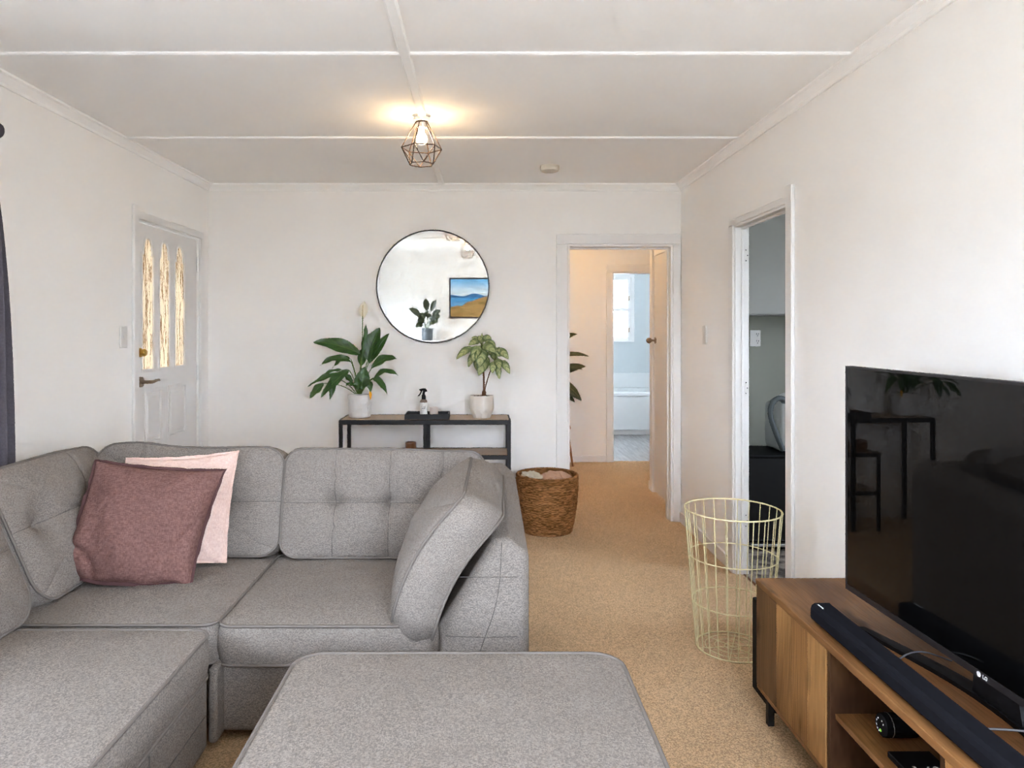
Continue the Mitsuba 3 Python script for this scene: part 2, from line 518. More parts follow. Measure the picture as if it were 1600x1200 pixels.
def batten_x(y):
    return hull([(x, y + s * w, z) for x in (XL + 0.04, XR - 0.04) for s in (-1, 1) for w, z in ((0.021, ZC), (0.021, ZC - 0.006), (0.015, ZC - 0.010))])


for k, y in enumerate((0.30, 1.48, 2.668, 3.833)):
    struct(f'trim_{5 + k}', batten_x(y), M_CEIL)
struct('trim_9', hull([(-0.285 + s * w, y, z) for y in (YR + 0.04, YB - 0.04) for s in (-1, 1) for w, z in ((0.021, ZC), (0.021, ZC - 0.008), (0.014, ZC - 0.013))]), M_CEIL)

# skirting
SK = 0.075
struct('baseboard_left', cat(cbox(XL, XL + 0.016, YR, DY0 - 0.06, 0, SK, 0.004)), M_TRIM)
struct('baseboard_back', cbox(XL, OX0 - 0.092, YB - 0.016, YB, 0, SK, 0.004), M_TRIM)
struct('baseboard_right', cat(cbox(XR - 0.016, XR, UY1 + 0.078, YB, 0, SK, 0.004), cbox(XR - 0.016, XR, YR, UY0 - 0.075, 0, SK, 0.004)), M_TRIM)
struct('baseboard_hall', cat(cbox(-0.35, 1.288, HY1 - 0.016, HY1, 0, 0.065, 0.004), cbox(HRX - 0.018, HRX, 6.06, 6.10, 0, 0.075, 0.006), cbox(HRX, 2.6, 6.10, 6.116, 0, 0.065, 0.004)), M_TRIM)
struct('baseboard_front', cbox(XL, XR, YR, YR + 0.016, 0, SK, 0.004), M_TRIM)

# hall doorway casing and jamb
struct('trim_10', cat(cbox(OX0 - 0.092, OX0 - 0.012, YB - 0.018, YB, 0, OZ1 + 0.012, 0.004), cbox(OX0 - 0.092, XR - 0.003, YB - 0.018, YB, OZ1 + 0.012, OZ1 + 0.085, 0.004),
                      cbox(OX1 + 0.012, XR - 0.003, YB - 0.018, YB, 0, OZ1 + 0.012, 0.004)), M_TRIM)
struct('trim_11', cat(cbox(OX0 - 0.014, OX0 + 0.004, YB - 0.010, HY0 + 0.01, 0, OZ1, 0.002), cbox(OX1 - 0.004, OX1 + 0.014, YB - 0.010, HY0 + 0.01, 0, OZ1, 0.002),
                      cbox(OX0 - 0.014, OX1 + 0.014, YB - 0.010, HY0 + 0.01, OZ1 - 0.004, OZ1 + 0.014, 0.002),
                      cbox(OX0, OX0 + 0.012, YB + 0.05, YB + 0.085, 0, OZ1 - 0.004, 0.002), cbox(OX1 - 0.012, OX1, YB + 0.05, YB + 0.085, 0, OZ1 - 0.004, 0.002),
                      cbox(OX0, OX1, YB + 0.05, YB + 0.085, OZ1 - 0.016, OZ1 - 0.003, 0.002)), M_TRIM)
for z in (1.76, 1.01):
    obj('hinge', cbox(OX0 + 0.003, OX0 + 0.007, YB + 0.012, YB + 0.040, z - 0.035, z + 0.035, 0.001), M_BRONZE, 'trim_11')
# utility doorway casing and jamb
struct('trim_12', cat(cbox(XR - 0.018, XR, UY1 + 0.008, UY1 + 0.078, 0, UZ1 + 0.008, 0.004), cbox(XR - 0.018, XR, UY0 - 0.075, UY0 - 0.008, 0, UZ1 + 0.088, 0.004),
                      cbox(XR - 0.014, XR, UY0 - 0.008, UY1 + 0.078, UZ1 + 0.008, UZ1 + 0.045, 0.004),
                      cbox(KX0, KX0 + 0.016, UY1 + 0.06, UY1 + 0.13, 0, UZ1 + 0.07, 0.004), cbox(KX0, KX0 + 0.016, UY0 - 0.075, UY0 - 0.008, 0, UZ1 + 0.07, 0.004)), M_TRIM)
jamb = cat(cbox(XR - 0.006, KX0 + 0.004, UY1 - 0.004, UY1 + 0.012, 0, UZ1, 0.002), cbox(XR - 0.006, KX0 + 0.004, UY0 - 0.012, UY0 + 0.004, 0, UZ1, 0.002),
           cbox(XR - 0.006, KX0 + 0.004, UY0 - 0.012, UY1 + 0.012, UZ1 - 0.004, UZ1 + 0.012, 0.002),
           cbox(XR + 0.028, XR + 0.042, UY1 - 0.010, UY1, 0, UZ1 - 0.004, 0.002), cbox(XR + 0.028, XR + 0.042, UY0, UY1, UZ1 - 0.016, UZ1 - 0.003, 0.002))
k = struct('trim_13', jamb, M_TRIM)
for z in (1.78, 1.04, 0.30):
    h = obj('hinge', cbox(XR + 0.048, KX0, UY1 - 0.0055, UY1 - 0.0035, z - 0.045, z + 0.045, 0.001), M_TRIM, k)
    for a, b in ((XR + 0.054, 0.03), (XR + 0.062, 0.0), (XR + 0.054, -0.03)):
        obj('screw', cyl((a, UY1 - 0.0062, z + b), (a, UY1 - 0.0050, z + b), 0.0035, 10), M_DARKPRINT, h)
struct('trim_14', cbox(XR + 0.036, XR + 0.050, UY0, UY1, 0.0, 0.003, 0.001), M_BROWN)
# bathroom doorway casing
struct('trim_15', cat(cbox(1.287, 1.352, HY1 - 0.018, HY1, 0, 1.958, 0.004), cbox(1.287, 2.18, HY1 - 0.018, HY1, 1.958, 2.035, 0.004), cbox(2.108, 2.18, HY1 - 0.018, HY1, 0, 1.958, 0.004),
                      cbox(1.350, 1.364, HY1 - 0.008, HY1 + 0.105, 0, 1.946, 0.002), cbox(2.096, 2.11, HY1 - 0.008, HY1 + 0.105, 0, 1.946, 0.002), cbox(1.350, 2.11, HY1 - 0.008, HY1 + 0.105, 1.946, 1.96, 0.002)), M_TRIM)
# cupboard door in the hall
k = struct('door_2')
obj('panel', cbox(HRX + 0.004, HRX + 0.044, CY0 + 0.004, CY1 - 0.004, 0.012, 1.98, 0.002), M_DOORPAINT, k)
kn = obj('knob', cat(cyl((HRX - 0.004, CY1 - 0.045, 1.275), (HRX + 0.006, CY1 - 0.045, 1.275), 0.026), cyl((HRX - 0.04, CY1 - 0.045, 1.275), (HRX, CY1 - 0.045, 1.275), 0.009),
                     trimesh.creation.icosphere(subdivisions=3, radius=0.024).apply_translation((HRX - 0.052, CY1 - 0.045, 1.275))), M_BRONZE, k, smooth=40)
struct('trim_16', cat(cbox(HRX - 0.018, HRX, CY1 + 0.002, CY1 + 0.075, 0.0, 2.06, 0.004)), M_TRIM)

# ---- front door
k = struct('door_1')
PW, ARC = 0.150, 0.116
cys = (4.185, 4.405, 4.625)


def pane_poly(cy, grow=0.0):
    a, z0, z1, zt = PW / 2, 1.13, 1.805, 1.905
    arch = [(cy + ARC / 2 * math.cos(t) ** 0.9, z1 + (zt - z1) * math.sin(t) ** 0.85) for t in np.linspace(0, math.pi / 2, 9)]
    arch += [(2 * cy - y, z) for y, z in reversed(arch[:-1])]
    p = unary_union([sbox(cy - a, z0, cy + a, z1), Polygon([(cy - ARC / 2, z1 - 0.01)] + [(cy + ARC / 2, z1 - 0.01)] + arch)])
    return p.buffer(grow, join_style=2) if grow else p


panes = unary_union([pane_poly(c) for c in cys])
leaf_poly = sbox(DY0 + 0.006, 0.008, DY1 - 0.006, DZ1 - 0.010)
panel_rects = [(4.145, 4.365), (4.460, 4.720)]
lower = [sbox(a, z0, b, z1) for a, b in panel_rects for z0, z1 in ((0.69, 1.01), (0.16, 0.58))]
obj('leaf', cat(ext_x(leaf_poly.difference(panes).difference(unary_union(lower)), XL - 0.052, XL - 0.012), ext_x(unary_union(lower), XL - 0.045, XL - 0.022)), M_DOORPAINT, k)
for a, b in panel_rects:
    for z0, z1 in ((0.69, 1.01), (0.16, 0.58)):
        obj('raised_panel', hull([(XL - 0.022, y, z) for y in (a + 0.018, b - 0.018) for z in (z0 + 0.018, z1 - 0.018)] + [(XL - 0.012, y, z) for y in (a + 0.04, b - 0.04) for z in (z0 + 0.04, z1 - 0.04)]), M_DOORPAINT, k)
        ring = sbox(a - 0.006, z0 - 0.006, b + 0.006, z1 + 0.006).difference(sbox(a + 0.010, z0 + 0.010, b - 0.010, z1 - 0.010))
        obj('moulding', ext_x(ring, XL - 0.022, XL - 0.008), M_DOORPAINT, k)
for c in cys:
    obj('pane', ext_x(pane_poly(c, 0.004), XL - 0.022, XL - 0.019), M_GLASSPAT, k)
    obj('moulding', ext_x(pane_poly(c, 0.010).difference(pane_poly(c, -0.004)), XL - 0.019, XL - 0.009), M_DOORPAINT, k)
obj('deadlock', frame(lathe([(0, 0), (0.026, 0), (0.026, 0.006), (0.015, 0.009), (0.015, 0.014), (0.021, 0.019), (0.0225, 0.026), (0.019, 0.033), (0.010, 0.036), (0, 0.036)], 32), (XL - 0.012, 4.085, 1.234), (0, 1, 0), (0, 0, 1), (1, 0, 0)), M_BRASS, k, smooth=40)
hd = obj('lever_handle', cat(cyl((XL - 0.012, 4.085, 1.065), (XL, 4.085, 1.065), 0.030), cyl((XL, 4.085, 1.065), (XL + 0.048, 4.085, 1.065), 0.010),
                             tube(spline([(XL + 0.048, 4.080, 1.065), (XL + 0.052, 4.12, 1.065), (XL + 0.048, 4.17, 1.070), (XL + 0.044, 4.205, 1.068)], 14), np.linspace(0.010, 0.007, 14), 10)), M_BRONZE, k, smooth=40)
obj('latch_plate', cbox(XL - 0.012, XL - 0.002, 4.012, 4.022, 1.035, 1.095, 0.001), M_BRONZE, k)
for z in (1.81, 1.07, 0.25):
    obj('hinge', cat([cyl((XL - 0.004, DY1 - 0.004, z - 0.05 + q * 0.021), (XL - 0.004, DY1 - 0.004, z - 0.05 + q * 0.021 + 0.018), 0.007, 12) for q in range(5)]), M_CHROME, k, smooth=40)
struct('trim_17', cat(cbox(XL, XL + 0.018, DY0 - 0.058, DY0 - 0.004, 0, DZ1 + 0.075, 0.004), cbox(XL, XL + 0.018, DY1 + 0.006, DY1 + 0.07, 0, DZ1 + 0.004, 0.004),
                      cbox(XL, XL + 0.012, DY0 - 0.004, DY1 + 0.07, DZ1 + 0.004, DZ1 + 0.05, 0.004), cbox(XL - 0.14, XL - 0.056, DY0 - 0.002, DY0 + 0.012, 0, DZ1, 0.002),
                      cbox(XL - 0.14, XL - 0.056, DY1 - 0.012, DY1 + 0.002, 0, DZ1, 0.002), cbox(XL - 0.14, XL - 0.056, DY0, DY1, DZ1 - 0.012, DZ1 + 0.002, 0.002)), M_TRIM)

# ---- the big window in the left wall (beside the camera)
k = struct('window_1')
fr = [cbox(XL - 0.11, XL - 0.05, WY0, WY1, WZ0, WZ0 + 0.06, 0.003), cbox(XL - 0.11, XL - 0.05, WY0, WY1, WZ1 - 0.06, WZ1, 0.003)]
mull = [WY0 + 0.03, WY0 + (WY1 - WY0) / 3, WY0 + 2 * (WY1 - WY0) / 3, WY1 - 0.03]
fr += [cbox(XL - 0.11, XL - 0.05, y - 0.03, y + 0.03, WZ0, WZ1, 0.003) for y in mull]
obj('frame', cat(fr), M_TRIM, k)
for a, b in zip(mull[:-1], mull[1:]):
    g = trimesh.Trimesh([(XL - 0.08, a + 0.03, WZ0 + 0.06), (XL - 0.08, b - 0.03, WZ0 + 0.06), (XL - 0.08, b - 0.03, WZ1 - 0.06), (XL - 0.08, a + 0.03, WZ1 - 0.06)], [(0, 1, 2), (0, 2, 3)], process=False)
    obj('pane', g, M_PANE, k)
obj('sill', cbox(XL - 0.05, XL + 0.03, WY0 - 0.04, WY1 + 0.04, WZ0 - 0.025, WZ0, 0.004), M_TRIM, k)
# ---- bathroom window
k = struct('window_2')
obj('frame', cat([cbox(1.30, 2.09, BY1 - 0.018, BY1 + 0.06, z - 0.02, z + 0.02, 0.003) for z in (1.24, 1.645, 2.08)] + [cbox(x - 0.022, x + 0.022, BY1 - 0.018, BY1 + 0.06, 1.22, 2.10, 0.003) for x in (1.322, 2.068)]), M_TRIM, k)
obj('sill', cbox(1.26, 2.13, BY1 - 0.05, BY1, 1.195, 1.22, 0.003), M_TRIM, k)
obj('architrave', cat(cbox(2.09, 2.14, BY1 - 0.012, BY1, 1.22, 2.15, 0.003), cbox(1.25, 2.14, BY1 - 0.012, BY1, 2.10, 2.15, 0.003)), M_TRIM, k)
for z0, z1 in ((1.26, 1.625), (1.665, 2.06)):
    obj('pane', box(1.344, 2.046, BY1 + 0.03, BY1 + 0.033, z0, z1), M_FROST, k)
for z in (1.36, 1.80):
    obj('latch', cbox(2.052, 2.066, BY1 - 0.032, BY1 - 0.016, z - 0.03, z + 0.03, 0.003), M_BRONZE, k)
k = struct('window_5')
obj('frame', cat([cbox(0.41, 1.30, YR - 0.11, YR - 0.05, z - 0.03, z + 0.03, 0.003) for z in (0.33, 2.27)] + [cbox(x - 0.03, x + 0.03, YR - 0.11, YR - 0.05, 0.30, 2.30, 0.003) for x in (0.44, 1.27)]), M_TRIM, k)
obj('pane', trimesh.Trimesh([(0.47, YR - 0.08, 0.36), (1.24, YR - 0.08, 0.36), (1.24, YR - 0.08, 2.24), (0.47, YR - 0.08, 2.24)], [(0, 1, 2), (0, 2, 3)], process=False), M_PANE, k)
obj('sill', cbox(0.39, 1.32, YR - 0.05, YR + 0.03, 0.275, 0.30, 0.004), M_TRIM, k)
k = struct('window_4')
obj('frame', cat([cbox(2.72, 2.78, 7.6, 8.4, z - 0.02, z + 0.02, 0.003) for z in (1.32, 2.08)] + [cbox(2.72, 2.78, y - 0.02, y + 0.02, 1.3, 2.1, 0.003) for y in (7.62, 8.38)]), M_TRIM, k)
for a, b in ((7.64, 8.36),):
    obj('pane', trimesh.Trimesh([(2.75, a, 1.34), (2.75, b, 1.34), (2.75, b, 2.06), (2.75, a, 2.06)], [(0, 1, 2), (0, 2, 3)], process=False), M_PANE, k)
# ---- utility window (round the corner)
k = struct('window_3')
obj('frame', cat([cbox(KX1 + 0.02, KX1 + 0.08, 2.75, 3.55, z - 0.02, z + 0.02, 0.003) for z in (1.12, 1.98)] + [cbox(KX1 + 0.02, KX1 + 0.08, y - 0.02, y + 0.02, 1.1, 2.0, 0.003) for y in (2.77, 3.53)]), M_TRIM, k)
obj('pane', trimesh.Trimesh([(KX1 + 0.05, 2.79, 1.14), (KX1 + 0.05, 3.51, 1.14), (KX1 + 0.05, 3.51, 1.96), (KX1 + 0.05, 2.79, 1.96)], [(0, 1, 2), (0, 2, 3)], process=False), M_PANE, k)

# ------------------------------------------------------------------ cushions and sofa


def outline(a, b, W, H, r):
    """Square boundary direction (a, b) scaled onto a rounded rectangle."""
    s = np.maximum(np.maximum(np.abs(a), np.abs(b)), 1e-9)
    bx, by = a / s * W / 2, b / s * H / 2
    cx, cy = W / 2 - r, H / 2 - r
    dx, dy = np.abs(bx) - cx, np.abs(by) - cy
    corner = (dx > 0) & (dy > 0)
    ln = np.sqrt(dx * dx + dy * dy) + 1e-12
    bx = np.where(corner, np.sign(bx) * (cx + dx / ln * r), bx)
    by = np.where(corner, np.sign(by) * (cy + dy / ln * r), by)
    return bx * s, by * s


def cushion(W, H, t, puff, r=0.06, n=110, tufts=(), seams_v=(), seams_h=(), depth=0.042, bulge=0.012, deform=None, back_puff=None, seed=0, wrinkle=0.004, pipe=0.0055):
    """A boxed cushion in local axes: x along W, y along H, z out of the front face. Returns (body, piping) as vertex functions already deformed."""
    e = np.linspace(-1, 1, n)
    e = np.sign(e) * (1 - (1 - np.abs(e)) ** 1.25)
    A, B = np.meshgrid(e, e, indexing='ij')
    X, Y = outline(A, B, W, H, r)
    base = (np.clip(1 - np.abs(A) ** 2.6, 0, 1) * np.clip(1 - np.abs(B) ** 2.6, 0, 1)) ** 0.62
    f = t / 2 + puff * base
    fade = np.clip(base * 4, 0, 1)
    for tx, ty in tufts:
        d2 = (X - tx) ** 2 + (Y - ty) ** 2
        f -= depth * np.exp(-d2 / (2 * 0.045 ** 2)) * fade + 0.5 * depth * np.exp(-d2 / (2 * 0.016 ** 2)) * fade
    for sx in seams_v:
        f -= 0.009 * np.exp(-((X - sx) / 0.011) ** 2) * fade
    for sy in seams_h:
        f -= 0.009 * np.exp(-((Y - sy) / 0.011) ** 2) * fade
    nz = meshkit.fbm(np.stack([X * 9, Y * 9, X * 0 + seed], -1), 3, seed) - 0.5
    f += wrinkle * 2 * nz * fade
    bp = puff if back_puff is None else back_puff
    g = -t / 2 - bp * base
    front, back = np.stack([X, Y, f], -1), np.stack([X, Y, g], -1)
    idx = [(i, 0) for i in range(n)] + [(n - 1, j) for j in range(1, n)] + [(i, n - 1) for i in range(n - 2, -1, -1)] + [(0, j) for j in range(n - 2, 0, -1)]
    ii, jj = np.array(idx).T
    ring_f, ring_b = front[ii, jj], back[ii, jj]
    out = ring_f[:, :2] / (np.linalg.norm(ring_f[:, :2], axis=1, keepdims=True) + 1e-9)
    rows = []
    for q in np.linspace(0, 1, 7):
        p = ring_f * (1 - q) + ring_b * q
        p[:, :2] += out * bulge * math.sin(math.pi * q) * (1 + 0.5 * (meshkit.noise(np.stack([p[:, 0] * 14, p[:, 1] * 14, p[:, 0] * 0 + seed], -1))[:, None] - 0.5))
        rows.append(p)
    D = deform or (lambda P: P)
    band = grid(D(np.array(rows)), wrap_v=True)
    body = cat(grid(D(front)), grid(D(back)[::-1]), band)
    pf, pb = D(ring_f + np.c_[out * 0.002, np.full(len(out), 0.0)]), D(ring_b + np.c_[out * 0.002, np.full(len(out), 0.0)])
    lines = []
    mid = n // 2
    for sx in seams_v:
        i = int(np.argmin(np.abs(X[:, mid] - sx)))
        lines.append(tube(D(front[i, 2:-2] + [0, 0, 0.0002]), 0.0011, 5))
    for sy in seams_h:
        j = int(np.argmin(np.abs(Y[mid] - sy)))
        lines.append(tube(D(front[2:-2, j] + [0, 0, 0.0002]), 0.0011, 5))
    return body, tube(pf, pipe, 6, True), tube(pb, pipe, 6, True), lines


def add_cushion(key, o, ex, ey, ez, *args, name=None, **kw):
    body, p1, p2, lines = cushion(*args, **kw)
    F = lambda m: frame(m, o, ex, ey, ez)  # noqa: E731
    part = name or 'cover'
    k = obj(part, F(body), M_TWEED, key, smooth=35)
    if name:
        obj('piping', F(cat(p1, p2)), M_PIPING, k, smooth=60)
    else:
        obj('piping', F(p1), M_PIPING, key, smooth=60)
        obj('piping', F(p2), M_PIPING, key, smooth=60)
        for ln in lines:
            obj('seam', F(ln), M_SEAM, k)
    return k


def unit(v):
    v = np.asarray(v, float)
    return v / np.linalg.norm(v)


SOFA_R, SOFA_F, SOFA_B = 0.160, 2.36, 3.38
sofa = thing('sectional_sofa', 'grey tweed corner sofa on the carpet, wrapping round the left of the room', 'sofa')
obj('base', rbox(-0.868, -0.14, SOFA_F, SOFA_B, 0.03, 0.262, 0.02), M_TWEED, sofa, smooth=45)
obj('base', rbox(-1.925, -0.875, 2.40, SOFA_B, 0.03, 0.262, 0.02), M_TWEED, sofa, smooth=45)
obj('base', rbox(-1.925, -0.868, 0.95, 2.27, 0.03, 0.268, 0.025), M_TWEED, sofa, smooth=45)
R = 0.035
pts = []
for y, up in ((SOFA_F + R, 0.0), (SOFA_B - R, 0.07)):
    pts += [(x, y, z) for x, z in ((-0.15 + R, 0.03 + R), (SOFA_R - R, 0.03 + R), (SOFA_R - R, 0.60 + up), (0.085, 0.635 + up), (0.055, 0.635 + up), (-0.15 + R, 0.36))]
arm = obj('arm', rhull(pts, R), M_TWEED, sofa, smooth=45)
# seams of the arm's front panel
ys = SOFA_F - 0.0005
obj('seam', cat(tube(spline([(0.068, ys, 0.66), (0.062, ys, 0.545), (0.045, ys, 0.44), (0.012, ys, 0.345), (0.008, ys, 0.10)], 24), 0.0013, 6), tube([(-0.10, ys, 0.546), (0.0, ys, 0.545), (0.12, ys, 0.546)], 0.0011, 6),
                tube([(-0.12, ys, 0.350), (0.012, ys, 0.345), (0.12, ys, 0.348)], 0.0011, 6)), M_SEAM, arm)
obj('back', rhull([(x, y, z) for x in (-1.89, 0.09) for y, z in ((3.16, 0.28), (3.275, 0.70), (3.345, 0.70), (3.345, 0.28))], 0.035), M_TWEED, sofa, smooth=45)
obj('back', rhull([(x, y, z) for y in (0.985, 3.345) for x, z in ((-1.70, 0.28), (-1.84, 0.70), (-1.89, 0.70), (-1.89, 0.28))], 0.035), M_TWEED, sofa, smooth=45)
obj('corner_post', rbox(-0.885, -0.855, 2.30, 2.42, 0.025, 0.27, 0.012), M_TWEED, sofa, smooth=45)
EX, EY, EZ = np.eye(3)
add_cushion(sofa, (-0.51, 2.715, 0.327), EX, EY, EZ, 0.722, 0.752, 0.128, 0.018, name='seat_cushion', r=0.05, bulge=0.012, seed=1)
add_cushion(sofa, (-1.245, 2.715, 0.332), EX, EY, EZ, 0.745, 0.760, 0.128, 0.016, name='seat_cushion', r=0.05, bulge=0.010, seed=2)
add_cushion(sofa, (-1.240, 1.63, 0.342), EX, EY, EZ, 0.765, 1.28, 0.128, 0.020, name='seat_cushion', r=0.06, bulge=0.012, seed=3)
for x, y in ((-0.2, 2.5), (0.05, 3.25), (-0.75, 3.25), (-1.8, 3.25), (-1.8, 1.05), (-0.95, 1.05), (-0.95, 2.2)):
    obj('foot', cyl((x, y, 0), (x, y, 0.035), 0.025, 16), M_BLACK, sofa, smooth=40)
# buttons and seams on the chaise's side
xs = -0.8675
obj('seam', cat(tube([(xs, 1.0, 0.15), (xs, 2.24, 0.15)], 0.0018, 6), tube([(xs, 1.45, 0.05), (xs, 1.45, 0.25)], 0.0018, 6), tube([(xs, 1.86, 0.05), (xs, 1.86, 0.25)], 0.0018, 6)), M_SEAM, sofa)


def sag(amount, w, seed):
    def D(P):
        P = np.array(P, float)
        q = meshkit.noise(np.stack([P[..., 0] * 3.2, P[..., 1] * 1.5, P[..., 0] * 0 + seed], -1), seed) - 0.5
        top = np.clip(P[..., 1] / w + 0.5, 0, 1)
        P[..., 1] += amount * 2 * q * top
        P[..., 2] += 0.5 * amount * q
        return P
    return D


GB = 'back cushions of the sofa'
# back cushions: B (right of the pair), A (corner, behind the pillows)
lean = math.radians(14)
ey, ez = np.array([0, math.sin(lean), math.cos(lean)]), np.array([0, -math.cos(lean), math.sin(lean)])


def back_cushion(o, ex, ey, ez, label, *args, **kw):
    key = thing('back_cushion', label, 'cushion', GB)
    add_cushion(key, o, ex, ey, ez, *args, **kw)
    return key


back_cushion((-0.415, 3.095, 0.610), EX, ey, ez, 'grey tufted back cushion between the corner cushion and the slumped cushion at the sofa arm', 0.86, 0.44, 0.13, 0.045, tufts=((-0.205, 0.0), (0.025, 0.0), (0.25, 0.0)),
             seams_v=(-0.205, 0.025, 0.25), seams_h=(0.0,), r=0.07, deform=sag(0.018, 0.47, 4), seed=4)


def hump(P):
    P = sag(0.014, 0.47, 9)(P)
    top = np.clip(P[..., 1] / 0.47 + 0.5, 0, 1) ** 2
    P[..., 1] += top * 0.028 * np.exp(-((P[..., 0] + 0.25) / 0.16) ** 2)
    return P


back_cushion((-1.265, 3.105, 0.618), EX, ey, ez, 'grey tufted back cushion behind the pink pillow, in the corner of the sofa', 0.83, 0.45, 0.13, 0.05, tufts=((-0.2, 0.0), (0.16, 0.0)),
             seams_v=(-0.2, 0.16), seams_h=(0.0,), r=0.09, deform=hump, seed=5)
lean = math.radians(24)
eyl, ezl = np.array([-math.sin(lean), 0, math.cos(lean)]), np.array([math.cos(lean), 0, math.sin(lean)])
back_cushion((-1.655, 2.775, 0.618), EY, eyl, ezl, 'grey back cushion against the left wall, touching the mauve pillow', 0.70, 0.49, 0.13, 0.05, tufts=((0.12, 0.02), (-0.2, 0.02)), seams_v=(0.12,), seams_h=(0.02,),
             r=0.10, deform=sag(0.02, 0.5, 6), seed=6)
back_cushion((-1.635, 2.02, 0.615), EY, eyl, ezl, 'grey back cushion at the left edge of the photo, nearest the camera', 0.71, 0.48, 0.13, 0.05, tufts=((0.16, 0.0), (-0.16, 0.0)), seams_v=(), seams_h=(0.0,),
             r=0.10, deform=sag(0.015, 0.5, 8), seed=8)


def slump(P):
    P = np.array(P, float)
    P[..., 2] -= 0.045 * np.clip(np.abs(P[..., 1]) / 0.25, 0, 1.2) ** 2 - 0.02
    P[..., 1] += 0.015 * np.sin(P[..., 0] * 7.0)
    return P


s_ax = unit((0.49, 0.0, 0.872))
n_ax = unit((-0.872, 0.0, 0.49))
back_cushion((-0.128, 2.66, 0.585), EY, s_ax, n_ax, 'grey boxed cushion slumped against the sofa arm beside the woven basket', 0.68, 0.50, 0.150, 0.050, r=0.105, bulge=0.028, deform=slump, seed=10, wrinkle=0.008, back_puff=0.02)

# ottoman
ott = thing('ottoman', 'large square grey tweed ottoman with piped top in front of the sofa', 'ottoman')
add_cushion(ott, (-0.065, 1.60, 0.375), EX, EY, EZ, 0.925, 0.93, 0.10, 0.014, name='top_cushion', r=0.085, seed=12, wrinkle=0.003, pipe=0.006)
obj('base', rbox(-0.515, 0.385, 1.15, 2.05, 0.03, 0.325, 0.03), M_TWEED, ott, smooth=45)
for x in (-0.46, 0.33):
    for y in (1.2, 2.0):
        obj('foot', cyl((x, y, 0), (x, y, 0.035), 0.025, 16), M_BLACK, ott, smooth=40)


# ---- scatter pillows
def pillow(key, corners_o, ex, ey, W, H, t, m, seed, tilt_corner=None, flange=0.012, fold=False, edge_m=None):
    n = 60
    e = np.linspace(-1, 1, n)
    A, B = np.meshgrid(e, e, indexing='ij')
    pinch = 0.07
    X = A * W / 2 * (1 - pinch * (1 - B ** 2) * np.abs(A) ** 2)
    Y = B * H / 2 * (1 - pinch * (1 - A ** 2) * np.abs(B) ** 2)
    q = np.clip((1 - A ** 2) * (1 - B ** 2), 0, 1) ** 0.55
    wr = meshkit.fbm(np.stack([X * 13 + Y * 5, Y * 4.5 - X * 2, X * 0 + seed], -1), 4, seed) - 0.5
    ang = np.arctan2(B, A)
    rad = np.sqrt(A ** 2 + B ** 2)
    pleat = 0.006 * np.sin(ang * 26 + 3 * wr) * np.clip(rad - 0.55, 0, 1) * np.clip(q * 3, 0, 1)
    edge_w = 0.006 * np.sin(7 * A + 3 * seed) * (np.abs(B) > 0.999) + 0.006 * np.sin(6 * B + seed) * (np.abs(A) > 0.999)
    Zf = t / 2 * q + 0.032 * wr * np.clip(q * 3, 0, 1) + pleat
    Zb = -t / 2 * q + 0.01 * wr * np.clip(q * 3, 0, 1)
    if tilt_corner:
        ca, cb, amt = tilt_corner
        w = np.clip(1 - np.hypot(A - ca, B - cb) / 0.75, 0, 1) ** 1.5
        Zf, Zb = Zf + amt * w, Zb + amt * w
        crease = np.exp(-((np.hypot(A - ca, B - cb) - 0.55) / 0.05) ** 2)
        Zf = Zf - 0.020 * crease * np.clip(q * 3, 0, 1)
        if fold:
            X, Y = X - 0.115 * w ** 2, Y + 0.055 * w
            Zf = Zf + 0.010 * np.sin((X * 0.75 + Y * 0.35) * 60) * np.clip(-B + 0.1, 0, 1) * np.clip(q * 2, 0, 1) * (0.5 + wr)
            rg = np.random.default_rng(11)
            for _ in range(16):
                px, py, an = rg.uniform(-0.22, 0.22), rg.uniform(-0.24, 0.05), rg.uniform(0.9, 1.5)
                dd = (X - px) * math.sin(an) - (Y - py) * math.cos(an)
                al = (X - px) * math.cos(an) + (Y - py) * math.sin(an)
                Zf = Zf + rg.uniform(-0.007, 0.007) * np.exp(-(dd / 0.010) ** 2 - (al / 0.09) ** 2) * np.clip(q * 3, 0, 1)
            Y = Y + 0.02 * np.exp(-((A - 0.75) / 0.2) ** 2) * np.clip(-B, 0, 1) ** 6
    front, back = np.stack([X, Y, Zf], -1), np.stack([X, Y, Zb], -1)
    idx = [(i, 0) for i in range(n)] + [(n - 1, j) for j in range(1, n)] + [(i, n - 1) for i in range(n - 2, -1, -1)] + [(0, j) for j in range(n - 2, 0, -1)]
    ii, jj = np.array(idx).T
    ring = 0.5 * (front[ii, jj] + back[ii, jj])
    out = ring.copy()
    out[:, 2] = 0
    s = np.linspace(0, 2 * np.pi, len(ring), endpoint=False)
    o2 = ring + out / (np.linalg.norm(out, axis=1, keepdims=True) + 1e-9) * flange
    o2[:, 2] += 0.005 * np.sin(s * 17) + 0.004 * np.sin(s * 29 + 1)
    fl = grid(np.array([ring + [0, 0, 0.0025], o2 + [0, 0, 0.0015], o2 - [0, 0, 0.0015], ring - [0, 0, 0.0025]]), wrap_v=True)
    ex, ey = unit(ex), unit(ey)
    ez = np.cross(ex, ey)
    obj('cover', frame(cat(grid(front), grid(back)), corners_o, ex, ey, ez), m, key, smooth=40)
    obj('flange', frame(fl, corners_o, ex, ey, ez), edge_m or m, key, smooth=50)


